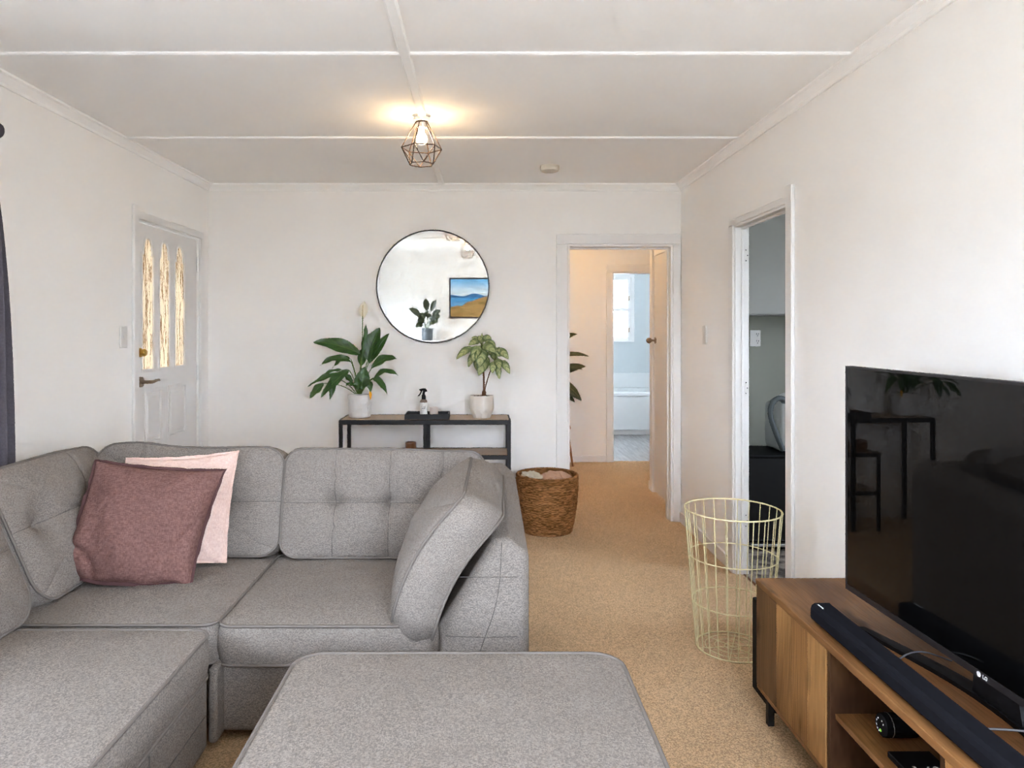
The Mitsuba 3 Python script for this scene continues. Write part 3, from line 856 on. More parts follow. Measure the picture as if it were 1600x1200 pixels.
pk = thing('scatter_pillow', 'pale pink square pillow half hidden behind the mauve pillow', 'pillow')
pillow(pk, (-1.245, 2.90, 0.632), (0.97, 0.22, 0.03), (0.00, 0.33, 0.94), 0.43, 0.44, 0.11, M_PINK, 3)
mv = thing('scatter_pillow', 'mauve linen square pillow leaning in the corner of the sofa', 'pillow')
pillow(mv, (-1.305, 2.735, 0.618), (0.985, 0.14, -0.105), (0.135, 0.42, 0.90), 0.485, 0.46, 0.17, M_MAUVE, 6, tilt_corner=(-1, -1, -0.03), fold=True, edge_m=M_MAUVEEDGE)


# ------------------------------------------------------------------ leaves
def leaf(base, ctrl, tip, width, normal, fold=0.25, wave=0.0, seed=0, nu=16, nv=7, peak=0.42):
    c = bez(base, ctrl, tip, nu)
    t = np.gradient(c, axis=0)
    t /= np.linalg.norm(t, axis=1, keepdims=True) + 1e-12
    nrm = np.asarray(normal, float)
    side = np.cross(t, nrm)
    side /= np.linalg.norm(side, axis=1, keepdims=True) + 1e-9
    up = np.cross(side, t)
    s = np.linspace(0, 1, nu)
    a = math.log(0.5) / math.log(peak)
    w = width / 2 * np.sin(np.pi * s ** a) ** 0.85
    v = np.linspace(-1, 1, nv)
    P = c[:, None] + side[:, None] * (w[:, None] * v[None])[..., None] + up[:, None] * (fold * w[:, None] * np.abs(v)[None] + wave * np.sin(s[:, None] * 14 + seed + 2 * v[None]) * np.abs(v)[None])[..., None]
    uv = np.stack(np.broadcast_arrays(s[:, None], (v[None] + 1) / 2), -1).reshape(-1, 2)
    return grid(P), uv


def add_leaf(parent, spec, m, stalk_from=None, stalk_r=0.0028, stalk_m=None):
    mesh, uv = leaf(**spec)
    k = obj('leaf', mesh, m, parent, smooth=True, uv=uv)
    if stalk_from is not None:
        b = np.asarray(spec['base'], float)
        s0 = np.asarray(stalk_from, float)
        mid = (s0 + b) / 2 + np.array([0, 0, 0.18 * np.linalg.norm(b - s0)]) * np.array([0, 0, 1]) - 0.10 * (b - s0) * [1, 1, 0]
        obj('stalk', tube(bez(s0, mid, b, 9), stalk_r, 6), stalk_m or M_STALK, k, smooth=60)
    return k


# ------------------------------------------------------------------ console table and what stands on it
con = thing('console_table', 'black framed console table with wooden shelves under the round mirror', 'console table')
CX0, CX1, CYF, CYB, CZ = -0.945, 0.196, 4.715, 5.035, 0.765
LW = 0.024
obj('table_top', cbox(CX0 + 0.008, CX1 - 0.008, CYF + 0.012, CYB - 0.006, CZ - 0.018, CZ, 0.001), M_OAK, con)
obj('rail', cat(cbox(CX0, CX1, CYF, CYF + 0.016, CZ - 0.030, CZ + 0.001, 0.002), cbox(CX0, CX1, CYB - 0.016, CYB, CZ - 0.030, CZ + 0.001, 0.002),
                cbox(CX0, CX0 + 0.012, CYF, CYB, CZ - 0.030, CZ + 0.001, 0.002), cbox(CX1 - 0.012, CX1, CYF, CYB, CZ - 0.030, CZ + 0.001, 0.002)), M_BLACK, con)
for x in (CX0, -0.385, CX1 - LW):
    for y in (CYF, CYB - LW):
        obj('leg', cbox(x, x + LW, y, y + LW, 0, CZ - 0.028, 0.002), M_BLACK, con)
SX0 = -0.56
for z in (0.53, 0.27):
    sh = obj('shelf', cbox(SX0 + 0.01, CX1 - 0.004, CYF + 0.012, CYB - 0.008, z - 0.016, z, 0.001), M_OAK, con)
    obj('rail', cat(cbox(SX0, CX1 - 0.002, CYF + 0.002, CYF + 0.016, z - 0.026, z + 0.002, 0.002), cbox(SX0, CX1 - 0.002, CYB - 0.016, CYB - 0.002, z - 0.026, z + 0.002, 0.002), cbox(SX0, SX0 + 0.014, CYF + 0.002, CYB - 0.002, z - 0.026, z + 0.002, 0.002)), M_BLACK, sh)
for y in (CYF + 0.002, CYB - LW):
    obj('leg', cbox(SX0, SX0 + 0.02, y, y + 0.02, 0, 0.53, 0.002), M_BLACK, con)

# -- peace lily
PX, PY, U = -0.832, 4.875, 0.00073
lily = thing('potted_peace_lily', 'peace lily with one white flower in a white pot, left on the console table', 'potted plant')
prof = [(0, 0), (0.060, 0), (0.072, 0.006), (0.0765, 0.03), (0.0805, 0.152), (0.0805, 0.158), (0.074, 0.158), (0.070, 0.02), (0, 0.015)]
pot = lathe(prof, 96, (PX, PY, CZ))
v = pot.vertices
obj('pot', pot, M_POT, lily, smooth=40)
# raised chevrons round the pot
chev = []
for q in range(30):
    for rz in (0.030, 0.058, 0.086, 0.114):
        a = [2 * math.pi * (q + s) / 30 for s in (0, 0.5, 1)]
        pts = []
        for aa, dz in zip(a, (0, 0.018, 0)):
            z = rz + dz
            rr = 0.0763 + 0.0042 * (z - 0.03) / 0.122 + 0.0002
            pts.append((PX + rr * math.cos(aa), PY + rr * math.sin(aa), CZ + z))
        chev.append(tube(pts, 0.0014, 4))
tag(obj('relief', cat(chev), M_POT, lily), kind='stuff')
obj('soil', lathe([(0, 0.150), (0.074, 0.146), (0.074, 0.13), (0, 0.13)], 32, (PX, PY, CZ)), M_SOIL, lily)


def L(x, z, y=0.0):
    return np.array([PX + x * U, PY + y, CZ + z * U])


# (base x, z), (tip x, z), arch up, width, depth of base, depth of tip, normal
lily_leaves = [
    ((10, 590), (-420, 705), 60, 125, 0.00, -0.06, (0.05, -0.75, 0.65), 0.15),
    ((15, 560), (58, 872), 20, 62, -0.01, 0.0, (0.9, -0.4, 0.1), 0.5),
    ((68, 530), (175, 840), 30, 150, 0.03, 0.06, (-0.35, -0.9, 0.2), 0.45),
    ((75, 500), (272, 790), 40, 70, 0.02, 0.03, (0.4, -0.85, 0.3), 0.5),
    ((112, 460), (350, 550), 75, 88, -0.01, -0.03, (0.0, -0.6, 0.8), 0.25),
    ((135, 368), (372, 400), 95, 58, -0.03, -0.08, (0.0, -0.5, 0.85), 0.35),
    ((130, 372), (277, 225), 75, 60, -0.05, -0.10, (0.3, -0.75, 0.6), 0.25),
    ((105, 350), (122, 250), 10, 52, -0.07, -0.10, (0.2, -0.95, 0.1), 0.2),
    ((-70, 520), (-345, 495), 90, 70, -0.04, -0.09, (0.0, -0.55, 0.8), 0.3),
    ((-95, 545), (-275, 455), 70, 48, 0.04, 0.06, (-0.3, -0.6, 0.7), 0.3),
    ((-160, 445), (-345, 398), 25, 36, -0.02, -0.05, (0.0, -0.4, 0.9), 0.3),
    ((-150, 405), (-450, 300), 60, 52, -0.05, -0.10, (0.0, -0.6, 0.8), 0.2),
    ((-82, 450), (-325, 205), 40, 98, -0.08, -0.13, (-0.55, -0.75, 0.35), 0.15),
    ((-310, 330), (-425, 195), 15, 72, -0.10, -0.14, (-0.3, -0.85, 0.4), 0.15),
    ((-215, 380), (-245, 180), 20, 58, -0.09, -0.12, (0.5, -0.85, 0.1), 0.3),
    ((35, 270), (60, 480), 10, 118, -0.09, -0.07, (0.1, -0.98, 0.2), 0.15),
    ((15, 265), (-5, 400), 8, 70, -0.10, -0.10, (-0.2, -0.97, 0.1), 0.2),
    ((5, 480), (20, 660), 5, 75, 0.04, 0.05, (0.1, -0.98, 0.1), 0.3),
    ((-60, 330), (-150, 400), 25, 50, -0.03, -0.05, (-0.1, -0.6, 0.8), 0.3),
    ((-30, 300), (-110, 310), 30, 40, -0.06, -0.09, (-0.1, -0.6, 0.8), 0.3),
]
for i, (b, t, arch, w, yb, yt, nn, fo) in enumerate(lily_leaves):
    B, Tt = L(*b, yb), L(*t, yt)
    C = (B + Tt) / 2 + np.array([0, 0, arch * U])
    root = L((b[0] * 0.12), 222, yb * 0.25)
    add_leaf(lily, dict(base=B, ctrl=C, tip=Tt, width=1.12 * w * U, normal=(nn[0], nn[1] - 0.35, nn[2]), fold=fo + 0.1, wave=0.0055, seed=i), M_LILY, root, 0.0030)
yl = leaf(L(112, 262, -0.09), L(125, 230, -0.10), L(120, 178, -0.10), 26 * U, (0.1, -1, 0), 0.2)
obj('yellow_leaf', yl[0], M_YELLOWLEAF, lily, smooth=True, uv=yl[1], label='small withered yellow leaf hanging over the pot rim')
fl = obj('flower_stalk', tube(spline([L(5, 220), L(15, 500), L(24, 760), L(26, 960)], 16), 0.0028, 8), M_STALK, lily, smooth=60)
sp = leaf(L(30, 920, 0.002), L(28, 1010, 0.012), L(44, 1092, -0.008), 86 * U, (0.15, -1, 0.05), 0.55, nu=18, nv=9, peak=0.52)
obj('spathe', sp[0], M_SPATHE, fl, smooth=True, uv=sp[1], label='white flower spathe')
obj('spadix', tube(bez(L(27, 950, -0.006), L(28, 1000, -0.008), L(30, 1050, -0.008), 8), np.linspace(0.004, 0.003, 8), 8), M_SPADIX, fl, smooth=60)

# -- variegated dumb cane
QX, QY, V = 0.003, 4.875, 0.000803
cane = thing('potted_dumb_cane', 'pale variegated plant with bare stems in a cream faceted pot, right on the console', 'potted plant')
ns = 10
ring = lambda r, z, off=0.0: [(QX + r * math.cos(2 * math.pi * (q + off) / ns), QY + r * math.sin(2 * math.pi * (q + off) / ns), CZ + z) for q in range(ns)]  # noqa: E731
outer = hull(ring(0.060, 0.0, 0.5) + ring(0.0735, 0.030, 0.5) + ring(0.0835, 0.062) + ring(0.082, 0.11) + [(QX + 0.079 * math.cos(a), QY + 0.079 * math.sin(a), CZ + 0.152) for a in np.linspace(0, 2 * math.pi, 40)])
import manifold3d as m3  # noqa: E402


def man(mesh):
    return m3.Manifold(m3.Mesh(np.asarray(mesh.vertices, np.float32), np.asarray(mesh.faces, np.uint32)))


cut = trimesh.creation.cylinder(radius=0.072, height=0.12, sections=40)
cut.apply_translation((QX, QY, CZ + 0.09 + 0.06))
obj('pot', man(outer) - man(cut), M_CREAM, cane, smooth=12)
obj('soil', cyl((QX, QY, CZ + 0.085), (QX, QY, CZ + 0.145), 0.0715, 32), M_SOIL, cane)


def Q(x, z, y=0.0):
    return np.array([QX + (x - 718) * V, QY + y, CZ + (785 - z) * V])


obj('stem', tube(spline([Q(738, 600), Q(736, 480), Q(732, 380, 0.005), Q(722, 260, 0.0), Q(715, 170, 0.0)], 20), np.linspace(0.0078, 0.0045, 20), 10), M_BROWNSTEM, cane, smooth=60)
obj('stem', tube(spline([Q(742, 570), Q(762, 480, -0.005), Q(798, 370, -0.01), Q(838, 270, -0.01)], 16), 0.0036, 8), M_BROWNSTEM, cane, smooth=60)
obj('stem_base', tube(bez(Q(736, 605), Q(737, 580), Q(738, 555), 6), np.array([0.014, 0.017, 0.014, 0.016, 0.013, 0.009]), 10), M_BROWNSTEM, cane, smooth=60)
cane_leaves = [
    ((640, 188), (503, 288), 25, 62, -0.02, -0.06), ((695, 175), (642, 312), 30, 82, -0.04, -0.09), ((730, 205), (698, 352), 30, 98, -0.05, -0.10), ((765, 262), (692, 428), 18, 96, -0.02, -0.05),
    ((655, 235), (604, 358), 20, 52, 0.00, -0.02), ((722, 178), (835, 235), 35, 84, -0.05, -0.10), ((745, 155), (838, 195), 35, 66, -0.02, -0.04), ((712, 150), (722, 66), 0, 26, 0.0, 0.0),
    ((700, 140), (606, 172), 25, 52, -0.02, -0.05), ((700, 128), (628, 108), 15, 34, 0.02, 0.04), ((735, 120), (804, 118), 20, 52, 0.02, 0.05), ((718, 150), (690, 88), 8, 40, -0.02, -0.05),
    ((720, 140), (772, 96), 10, 44, 0.02, 0.04), ((735, 190), (650, 330), 20, 78, 0.04, 0.07), ((850, 205), (946, 290), 25, 66, -0.02, -0.05), ((880, 298), (956, 412), 18, 58, -0.03, -0.05),
    ((850, 285), (868, 372), 15, 60, -0.04, -0.08), ((850, 330), (868, 460), 8, 46, -0.01, -0.03), ((822, 305), (806, 405), 12, 54, -0.05, -0.08), ((808, 230), (838, 305), 18, 58, 0.01, 0.02),
    ((838, 190), (862, 262), 15, 60, 0.0, -0.05), ((830, 250), (912, 260), 25, 52, 0.03, 0.06), ((770, 215), (822, 262), 18, 56, 0.03, 0.05), ((690, 280), (672, 388), 12, 60, 0.02, 0.03),
    ((745, 270), (735, 395), 12, 64, 0.03, 0.05)]
for i, (b, t, arch, w, yb, yt) in enumerate(cane_leaves):
    B, Tt = Q(*b, yb), Q(*t, yt)
    C = (B + Tt) / 2 + np.array([0, -0.01, arch * V])
    dx = (t[0] - b[0]) / 160.0
    hub = Q(720, 190, 0) if b[0] < 790 else Q(836, 270, -0.01)
    add_leaf(cane, dict(base=B, ctrl=C, tip=Tt, width=1.2 * w * V, normal=(dx * 0.6, -0.95, 0.35), fold=0.22, wave=0.001, seed=i), M_CANE, hub, 0.002)

# -- tray, spray bottle, candle, brown cup
TX0, TX1, TY0, TY1 = -0.512, -0.216, 4.745, 4.935
single('serving_tray', cat(cbox(TX0 + 0.004, TX1 - 0.004, TY0 + 0.004, TY1 - 0.004, CZ, CZ + 0.008, 0.001), cbox(TX0, TX1, TY0, TY0 + 0.009, CZ, CZ + 0.036, 0.002), cbox(TX0, TX1, TY1 - 0.009, TY1, CZ, CZ + 0.036, 0.002),
                           cbox(TX0, TX0 + 0.009, TY0, TY1, CZ, CZ + 0.036, 0.002), cbox(TX1 - 0.009, TX1, TY0, TY1, CZ, CZ + 0.036, 0.002)), M_BLACK, 'black rectangular tray in the middle of the console table', 'tray')
bx, by, bz = -0.392, 4.845, CZ + 0.008
sb = thing('spray_bottle', 'spray bottle with black trigger and white label standing on the black tray', 'spray bottle')
obj('bottle', lathe([(0, 0), (0.022, 0), (0.024, 0.003), (0.024, 0.108), (0.022, 0.114), (0.013, 0.120), (0.013, 0.126), (0, 0.126)], 32, (bx, by, bz)), M_AMBER, sb, smooth=40)
lb = obj('label', lathe([(0.0243, 0.006), (0.0246, 0.007), (0.0246, 0.097), (0.0243, 0.098)], 32, (bx, by, bz)), M_LABEL, sb, smooth=40)


def wrap_text(s, h, r, cx, cy, z, mtl, parent, name='lettering', depth=0.0006, bold=True):
    m = meshkit.text_mesh(s, h, depth, bold=bold).subdivide_to_size(h * 0.5)
    x = m.vertices[:, 0] - (m.bounds[0, 0] + m.bounds[1, 0]) / 2
    a = x / r
    rr = r + m.vertices[:, 2]
    m.vertices = np.c_[cx + rr * np.sin(a), cy - rr * np.cos(a), z + m.vertices[:, 1]]
    return obj(name, m, mtl, parent)


wrap_text('Room', 0.0075, 0.0246, bx, by, bz + 0.068, M_DARKPRINT, lb)
wrap_text('Spray', 0.0075, 0.0246, bx, by, bz + 0.056, M_DARKPRINT, lb)
obj('collar', lathe([(0, 0.120), (0.015, 0.120), (0.014, 0.142), (0.009, 0.152), (0, 0.152)], 24, (bx, by, bz)), M_BLACKPL, sb, smooth=40)
tr = obj('trigger_head', cat(tube(spline([(bx, by, bz + 0.148), (bx, by, bz + 0.165), (bx + 0.004, by, bz + 0.178)], 10), 0.0085, 12),
                             tube(spline([(bx + 0.016, by, bz + 0.170), (bx + 0.010, by, bz + 0.184), (bx - 0.006, by, bz + 0.187), (bx - 0.028, by, bz + 0.180)], 16), np.linspace(0.0085, 0.0055, 16), 12)), M_BLACKPL, sb, smooth=50)
obj('trigger', tube(spline([(bx - 0.012, by, bz + 0.180), (bx - 0.020, by, bz + 0.163), (bx - 0.034, by, bz + 0.144), (bx - 0.042, by, bz + 0.140)], 12), np.linspace(0.0055, 0.003, 12), 8), M_BLACKPL, tr, smooth=50)
cx, cy = -0.323, 4.845
cn = thing('candle', 'small pale pink candle jar on the black tray beside the spray bottle', 'candle')
obj('jar', lathe([(0, 0), (0.026, 0), (0.0285, 0.004), (0.0285, 0.066), (0.0260, 0.066), (0.0260, 0.050), (0, 0.050)], 36, (cx, cy, bz)), M_CANDLE, cn, smooth=40)
obj('wick', cyl((cx, cy, bz + 0.05), (cx, cy, bz + 0.060), 0.001, 6), M_DARKPRINT, cn)
single('wooden_cup', lathe([(0, 0), (0.030, 0), (0.036, 0.012), (0.037, 0.07), (0.034, 0.078), (0.030, 0.078), (0.030, 0.02), (0, 0.018)], 36, (-0.475, 4.80, 0.5302)), M_BROWN, 'small dark brown cup on the console table shelf, just above the sofa back', 'cup', smooth=40)

# ------------------------------------------------------------------ round mirror
MX, MZ, MR = -0.344, 1.672, 0.402
mir = thing('round_mirror', 'large round wall mirror with a thin black frame above the console table', 'mirror')
tilt = math.radians(-0.62)
yaw = math.radians(-0.5)
mn = unit((math.sin(yaw), -math.cos(tilt), math.sin(tilt)))
mu = unit(np.cross((0, 0, 1.0), -mn))
mv_ = np.cross(-mn, mu)
disc = trimesh.creation.cylinder(radius=MR - 0.004, height=0.004, sections=128)
obj('mirror_glass', frame(disc, (MX, YB - 0.020, MZ), mu, -mv_, mn), M_MIRROR, mir)
rim = lathe([(MR - 0.008, -0.012), (MR, -0.012), (MR, 0.008), (MR - 0.008, 0.008), (MR - 0.008, -0.012)], 128)
obj('frame', frame(cat(rim, trimesh.creation.cylinder(radius=MR - 0.004, height=0.008, sections=64).apply_translation((0, 0, -0.008))), (MX, YB - 0.020, MZ), mu, -mv_, mn), M_BLACK, mir, smooth=40)


# ------------------------------------------------------------------ ceiling lamps
def pendant(x, y, label):
    k = thing('ceiling_lamp', label, 'ceiling lamp', 'wire cage lamps on the ceiling batten')
    z = ZC - 0.013
    obj('mount', lathe([(0, 0), (0.040, 0), (0.040, -0.012), (0.026, -0.018), (0.024, -0.045), (0, -0.045)], 32, (x, y, z)), M_OUTLETWHITE, k, smooth=40)
    top = [(x + 0.028 * math.cos(a), y + 0.028 * math.sin(a), z - 0.020) for a in np.linspace(0, 2 * math.pi, 24, endpoint=False)]
    ph = math.radians(14)
    A = [np.array((x + 0.030 * math.cos(ph + q * math.pi / 3), y + 0.030 * math.sin(ph + q * math.pi / 3), z - 0.022)) for q in range(6)]
    Bm = [np.array((x + 0.098 * math.cos(ph + q * math.pi / 3), y + 0.098 * math.sin(ph + q * math.pi / 3), z - 0.145)) for q in range(6)]
    Cm = [np.array((x + 0.060 * math.cos(ph + (q + 0.5) * math.pi / 3), y + 0.060 * math.sin(ph + (q + 0.5) * math.pi / 3), z - 0.222)) for q in range(6)]
    segs = [tube(top, 0.0026, 6, True)]
    for q in range(6):
        r = (q + 1) % 6
        for a, b in ((A[q], Bm[q]), (Bm[q], Bm[r]), (Bm[q], Cm[q]), (Bm[r], Cm[q]), (Cm[q], Cm[r])):
            segs.append(tube([a, b], 0.0026, 6))
    obj('cage', cat(segs), M_COPPER, k, smooth=60)
    obj('socket', cyl((x, y, z - 0.042), (x, y, z - 0.068), 0.016, 20), M_OUTLETWHITE, k, smooth=40)
    bulb = lathe([(0, -0.128), (0.014, -0.125), (0.024, -0.116), (0.028, -0.102), (0.026, -0.090), (0.018, -0.076), (0.014, -0.066), (0, -0.066)], 24, (x, y, z))
    key = unique(k + '__bulb')
    scene[key] = mikit.ply(bulb, M_OUTLETWHITE, smooth=60, emitter={'type': 'area', 'radiance': rgb(BULB, BULB * 0.68, BULB * 0.36)})
    return k


pendant(-0.288, 3.44, 'lit bulb in a black wire cage lamp on the ceiling, straight ahead above the sofa')
pendant(-0.235, 1.36, 'second wire cage ceiling lamp, seen reflected at the top right of the round mirror')
sd = thing('smoke_detector', 'round cream smoke detector on the ceiling near the hall doorway', 'smoke detector')
obj('base', lathe([(0, 0), (0.062, 0), (0.062, -0.010), (0, -0.010)], 40, (0.432, 4.50, ZC)), M_DETECTOR, sd, smooth=40)
obj('cap', lathe([(0, -0.010), (0.056, -0.010), (0.056, -0.014), (0.060, -0.016), (0.058, -0.030), (0.050, -0.036), (0, -0.038)], 40, (0.432, 4.50, ZC)), M_DETECTOR, sd, smooth=40)
# hall lamp, above the doorway's head
hl = thing('hall_lamp', 'round ceiling lamp that lights the hall beyond the doorway', 'ceiling lamp')
obj('mount', lathe([(0, 0), (0.05, 0), (0.05, -0.03), (0, -0.03)], 32, (0.75, 6.35, ZC)), M_OUTLETWHITE, hl, smooth=40)
key = unique(hl + '__bulb')
scene[key] = mikit.ply(lathe([(0, -0.11), (0.025, -0.10), (0.04, -0.07), (0.025, -0.04), (0.014, -0.03), (0, -0.03)], 24, (0.75, 6.35, ZC)), M_OUTLETWHITE, smooth=60,
                       emitter={'type': 'area', 'radiance': rgb(HALL_BULB, HALL_BULB * 0.63, HALL_BULB * 0.32)})


# ------------------------------------------------------------------ switches
def switch(o, n_, label):
    k = thing('light_switch', label, 'light switch')
    n_ = np.asarray(n_, float)
    s = np.cross((0, 0, 1.0), n_)
    obj('plate', frame(cbox(-0.036, 0.036, -0.060, 0.060, 0, 0.010, 0.003), o, s, (0, 0, 1), n_), M_OUTLETWHITE, k)
    obj('rocker', frame(cbox(-0.009, 0.009, -0.014, 0.014, 0.009, 0.014, 0.002), o, s, (0, 0, 1), n_), M_OUTLETWHITE, k)


switch((XL, 3.862, 1.325), (1, 0, 0), 'white light switch on the left wall beside the front door')
switch((XR, 4.515, 1.332), (-1, 0, 0), 'white light switch on the right wall between the two doorways')

# ------------------------------------------------------------------ curtain and rod
rod = thing('curtain_rod', 'dark curtain rod with a finial at the left edge of the photo, above the curtain', 'curtain rod')
obj('pole', cyl((-1.85, -0.3, 2.125), (-1.85, 2.665, 2.125), 0.012, 20), M_CURTROD, rod, smooth=40)
obj('finial', frame(lathe([(0, 0), (0.016, 0), (0.018, 0.012), (0.012, 0.018), (0.014, 0.022), (0.032, 0.058), (0.030, 0.064), (0, 0.066)], 24), (-1.85, 2.655, 2.125), (1, 0, 0), (0, 0, -1), (0, 1, 0)), M_CURTROD, rod, smooth=40)
obj('bracket', cat(cbox(XL, -1.845, 2.50, 2.52, 2.105, 2.125, 0.003), cbox(XL, XL + 0.008, 2.49, 2.53, 2.06, 2.15, 0.002)), M_CURTROD, rod)


def curtain(y0, y1, folds, x, label, spread=0.0):
    n, mz = folds * 14, 26
    s = np.linspace(0, 1, n)
    z = np.linspace(2.110, 0.80, mz)
    P = np.zeros((n, mz, 3))
    for j, zz in enumerate(z):
        q = (2.110 - zz) / 2.1
        yy = y0 + (y1 - y0 + spread * (1 - math.exp(-q * 5))) * s
        amp = 0.030 + 0.025 * q
        P[:, j, 0] = x + amp * np.sin(s * folds * 2 * np.pi + 0.6 * math.sin(3 * q)) + 0.008 * np.sin(s * 31 + q * 3)
        P[:, j, 1] = yy + 0.008 * np.sin(s * 40 + q * 4)
        P[:, j, 2] = zz
    front, off = P, np.array([0.003, 0, 0])
    m = cat(grid(front), grid(P - off), grid(np.array([P[0], P[0] - off])), grid(np.array([P[-1], P[-1] - off])))
    return single('curtain', m, M_CURTAIN, label, 'curtain', smooth=60)


curtain(2.36, 2.685, 6, -1.862, 'dark purple grey curtain hanging at the left edge of the photo', spread=0.125)
curtain(-0.28, 0.06, 6, -1.862, 'dark purple grey curtain gathered at the near end of the big window')

# ------------------------------------------------------------------ woven basket and blankets
BX, BYc, BH = 0.448, 4.850, 0.375
bk = thing('woven_basket', 'round brown woven basket on the carpet left of the hall doorway', 'basket')
rows, cols = 29 * 6, 150
zz = np.linspace(0, BH, rows)
aa = np.linspace(0, 2 * np.pi, cols, endpoint=False)
Rz = 0.163 + 0.043 * (zz / BH) ** 0.8 + 0.010 * np.sin(np.pi * zz / BH)
row_i = np.floor(zz / BH * 29)
rope = np.abs(np.sin(np.pi * zz / BH * 29)) ** 0.6
under = np.cos(aa[None] * 25 + np.pi * (row_i[:, None] % 2)) * 0.0028
jit = meshkit.noise(np.stack(np.broadcast_arrays(aa[None] * 9, row_i[:, None] * 1.7, np.zeros((1, 1))), -1)) - 0.5
RR = Rz[:, None] + 0.006 * rope[:, None] + under * rope[:, None] + 0.005 * jit
P = np.stack([BX + RR * np.cos(aa), BYc + RR * np.sin(aa), np.broadcast_to(zz[:, None], RR.shape)], -1)
rows2 = 40
z2 = np.linspace(BH, 0.015, rows2)
R2 = (0.163 + 0.043 * (z2 / BH) ** 0.8 + 0.010 * np.sin(np.pi * z2 / BH)) - 0.010
P2 = np.stack([BX + R2[:, None] * np.cos(aa), BYc + R2[:, None] * np.sin(aa), np.broadcast_to(z2[:, None], (rows2, cols))], -1)
obj('body', cat(grid(P, wrap_v=True), grid(P2, wrap_v=True), lathe([(0, 0), (0.168, 0), (0.168, 0.016), (0, 0.016)], 48, (BX, BYc, 0))), M_WICKER, bk, smooth=40)
th = np.linspace(0, 2 * np.pi, 240, endpoint=False)
rm = [tube(np.stack([BX + (0.202 + 0.005 * np.cos(th * 40 + q * np.pi)) * np.cos(th), BYc + (0.202 + 0.005 * np.cos(th * 40 + q * np.pi)) * np.sin(th), BH + 0.004 + 0.005 * np.sin(th * 40 + q * np.pi)], 1), 0.006, 6, True) for q in (0, 1)]
obj('rim', cat(rm), M_WICKER, bk, smooth=50)
hb = []
for a0 in (math.radians(40), math.radians(220)):
    cxh, cyh = BX + 0.190 * math.cos(a0), BYc + 0.190 * math.sin(a0)
    t_ = np.array((-math.sin(a0), math.cos(a0)))
    pts = [(cxh + t_[0] * s, cyh + t_[1] * s, BH - 0.045 + 0.055 * (1 - (s / 0.055) ** 2)) for s in np.linspace(-0.055, 0.055, 14)]
    obj('handle', tube(pts, 0.007, 8), M_WICKER, bk, smooth=60)


def blob(o, sx, sy, sz, seed, rough=0.25, sub=5, freq=9.0):
    m = trimesh.creation.icosphere(subdivisions=sub)
    d = m.vertices.copy()
    f = meshkit.fbm(d * np.array([sx, sy, sz]) * freq / max(sx, sy) * 0.35, 4, seed) - 0.5
    ridge = np.abs(meshkit.fbm(d * 2.6 + seed, 3, seed + 5) - 0.5)
    m.vertices = d * (1 + rough * 2 * f[:, None] - 0.5 * rough * np.exp(-(ridge / 0.04) ** 2)[:, None]) * np.array([sx, sy, sz]) + np.asarray(o)
    return m


single('knitted_throw', cat(blob((0.335, 4.82, 0.352), 0.078, 0.090, 0.050, 2, 0.35, freq=14)), M_CLOTHCREAM, 'cream knitted throw bunched in the left of the woven basket', 'blanket', smooth=60)
single('tan_blanket', blob((0.512, 4.84, 0.345), 0.112, 0.125, 0.058, 4, 0.22, freq=8), M_CLOTHTAN, 'pinkish tan blanket folded in the right of the woven basket', 'blanket', smooth=60)

# ------------------------------------------------------------------ yellow wire basket
wx, wy, wh, rt, rb = 1.08, 3.06, 0.593, 0.199, 0.150
wb = thing('wire_basket', 'tall empty pale yellow wire basket on the carpet beside the utility doorway', 'wire basket')
rad = lambda z: rb + (rt - rb) * z / wh  # noqa: E731
ca = np.linspace(0, 2 * np.pi, 72, endpoint=False)
circ = lambda r, z: np.stack([wx + r * np.cos(ca), wy + r * np.sin(ca), np.full(72, z)], 1)  # noqa: E731
for z, r in ((wh, 0.0036), (0.395, 0.0024), (0.199, 0.0024), (0.004, 0.0030)):
    obj('ring', tube(circ(rad(z), z), r, 8, True), M_YELLOWWIRE, wb, smooth=60)
for q in range(24):
    a = 2 * math.pi * (q + 0.3) / 24
    obj('wire', tube([(wx + rad(0.004) * math.cos(a), wy + rad(0.004) * math.sin(a), 0.004), (wx + rad(wh) * math.cos(a), wy + rad(wh) * math.sin(a), wh)], 0.0021, 6), M_YELLOWWIRE, wb, smooth=60)
bb = [tube(circ(r, 0.005), 0.0016, 6, True) for r in (0.032, 0.072, 0.112)] + [tube([(wx - rb * math.cos(a), wy - rb * math.sin(a), 0.0035), (wx + rb * math.cos(a), wy + rb * math.sin(a), 0.0035)], 0.0016, 6) for a in (0.1, 1.15, 2.2)]
obj('base_grid', cat(bb), M_YELLOWWIRE, wb, smooth=60)

# ------------------------------------------------------------------ TV cabinet
cab = thing('tv_cabinet', 'low brown rustic wood TV cabinet on black legs along the right wall', 'TV cabinet')
FX, BKX, TY0_, TY1_, ZT, ZB = 0.967, 1.400, 0.98, 2.50, 0.494, 0.110
obj('top_board', cbox(FX - 0.004, BKX, TY0_, TY1_, ZT - 0.022, ZT, 0.002), M_WOODY, cab)
obj('bottom_board', cbox(FX, BKX, TY0_ + 0.002, TY1_ - 0.002, ZB, ZB + 0.016, 0.002), M_WOODY, cab)
obj('side_panel', cbox(FX + 0.018, BKX, TY1_ - 0.018, TY1_ - 0.001, ZB + 0.016, ZT - 0.022, 0.001), M_WOODZ, cab)
obj('side_panel', cbox(FX + 0.018, BKX, TY0_ + 0.001, TY0_ + 0.018, ZB + 0.016, ZT - 0.022, 0.001), M_WOODZ, cab)
obj('back_panel', cbox(BKX - 0.012, BKX - 0.002, TY0_ + 0.018, TY1_ - 0.018, ZB + 0.016, ZT - 0.022, 0.001), M_WOODZD, cab)
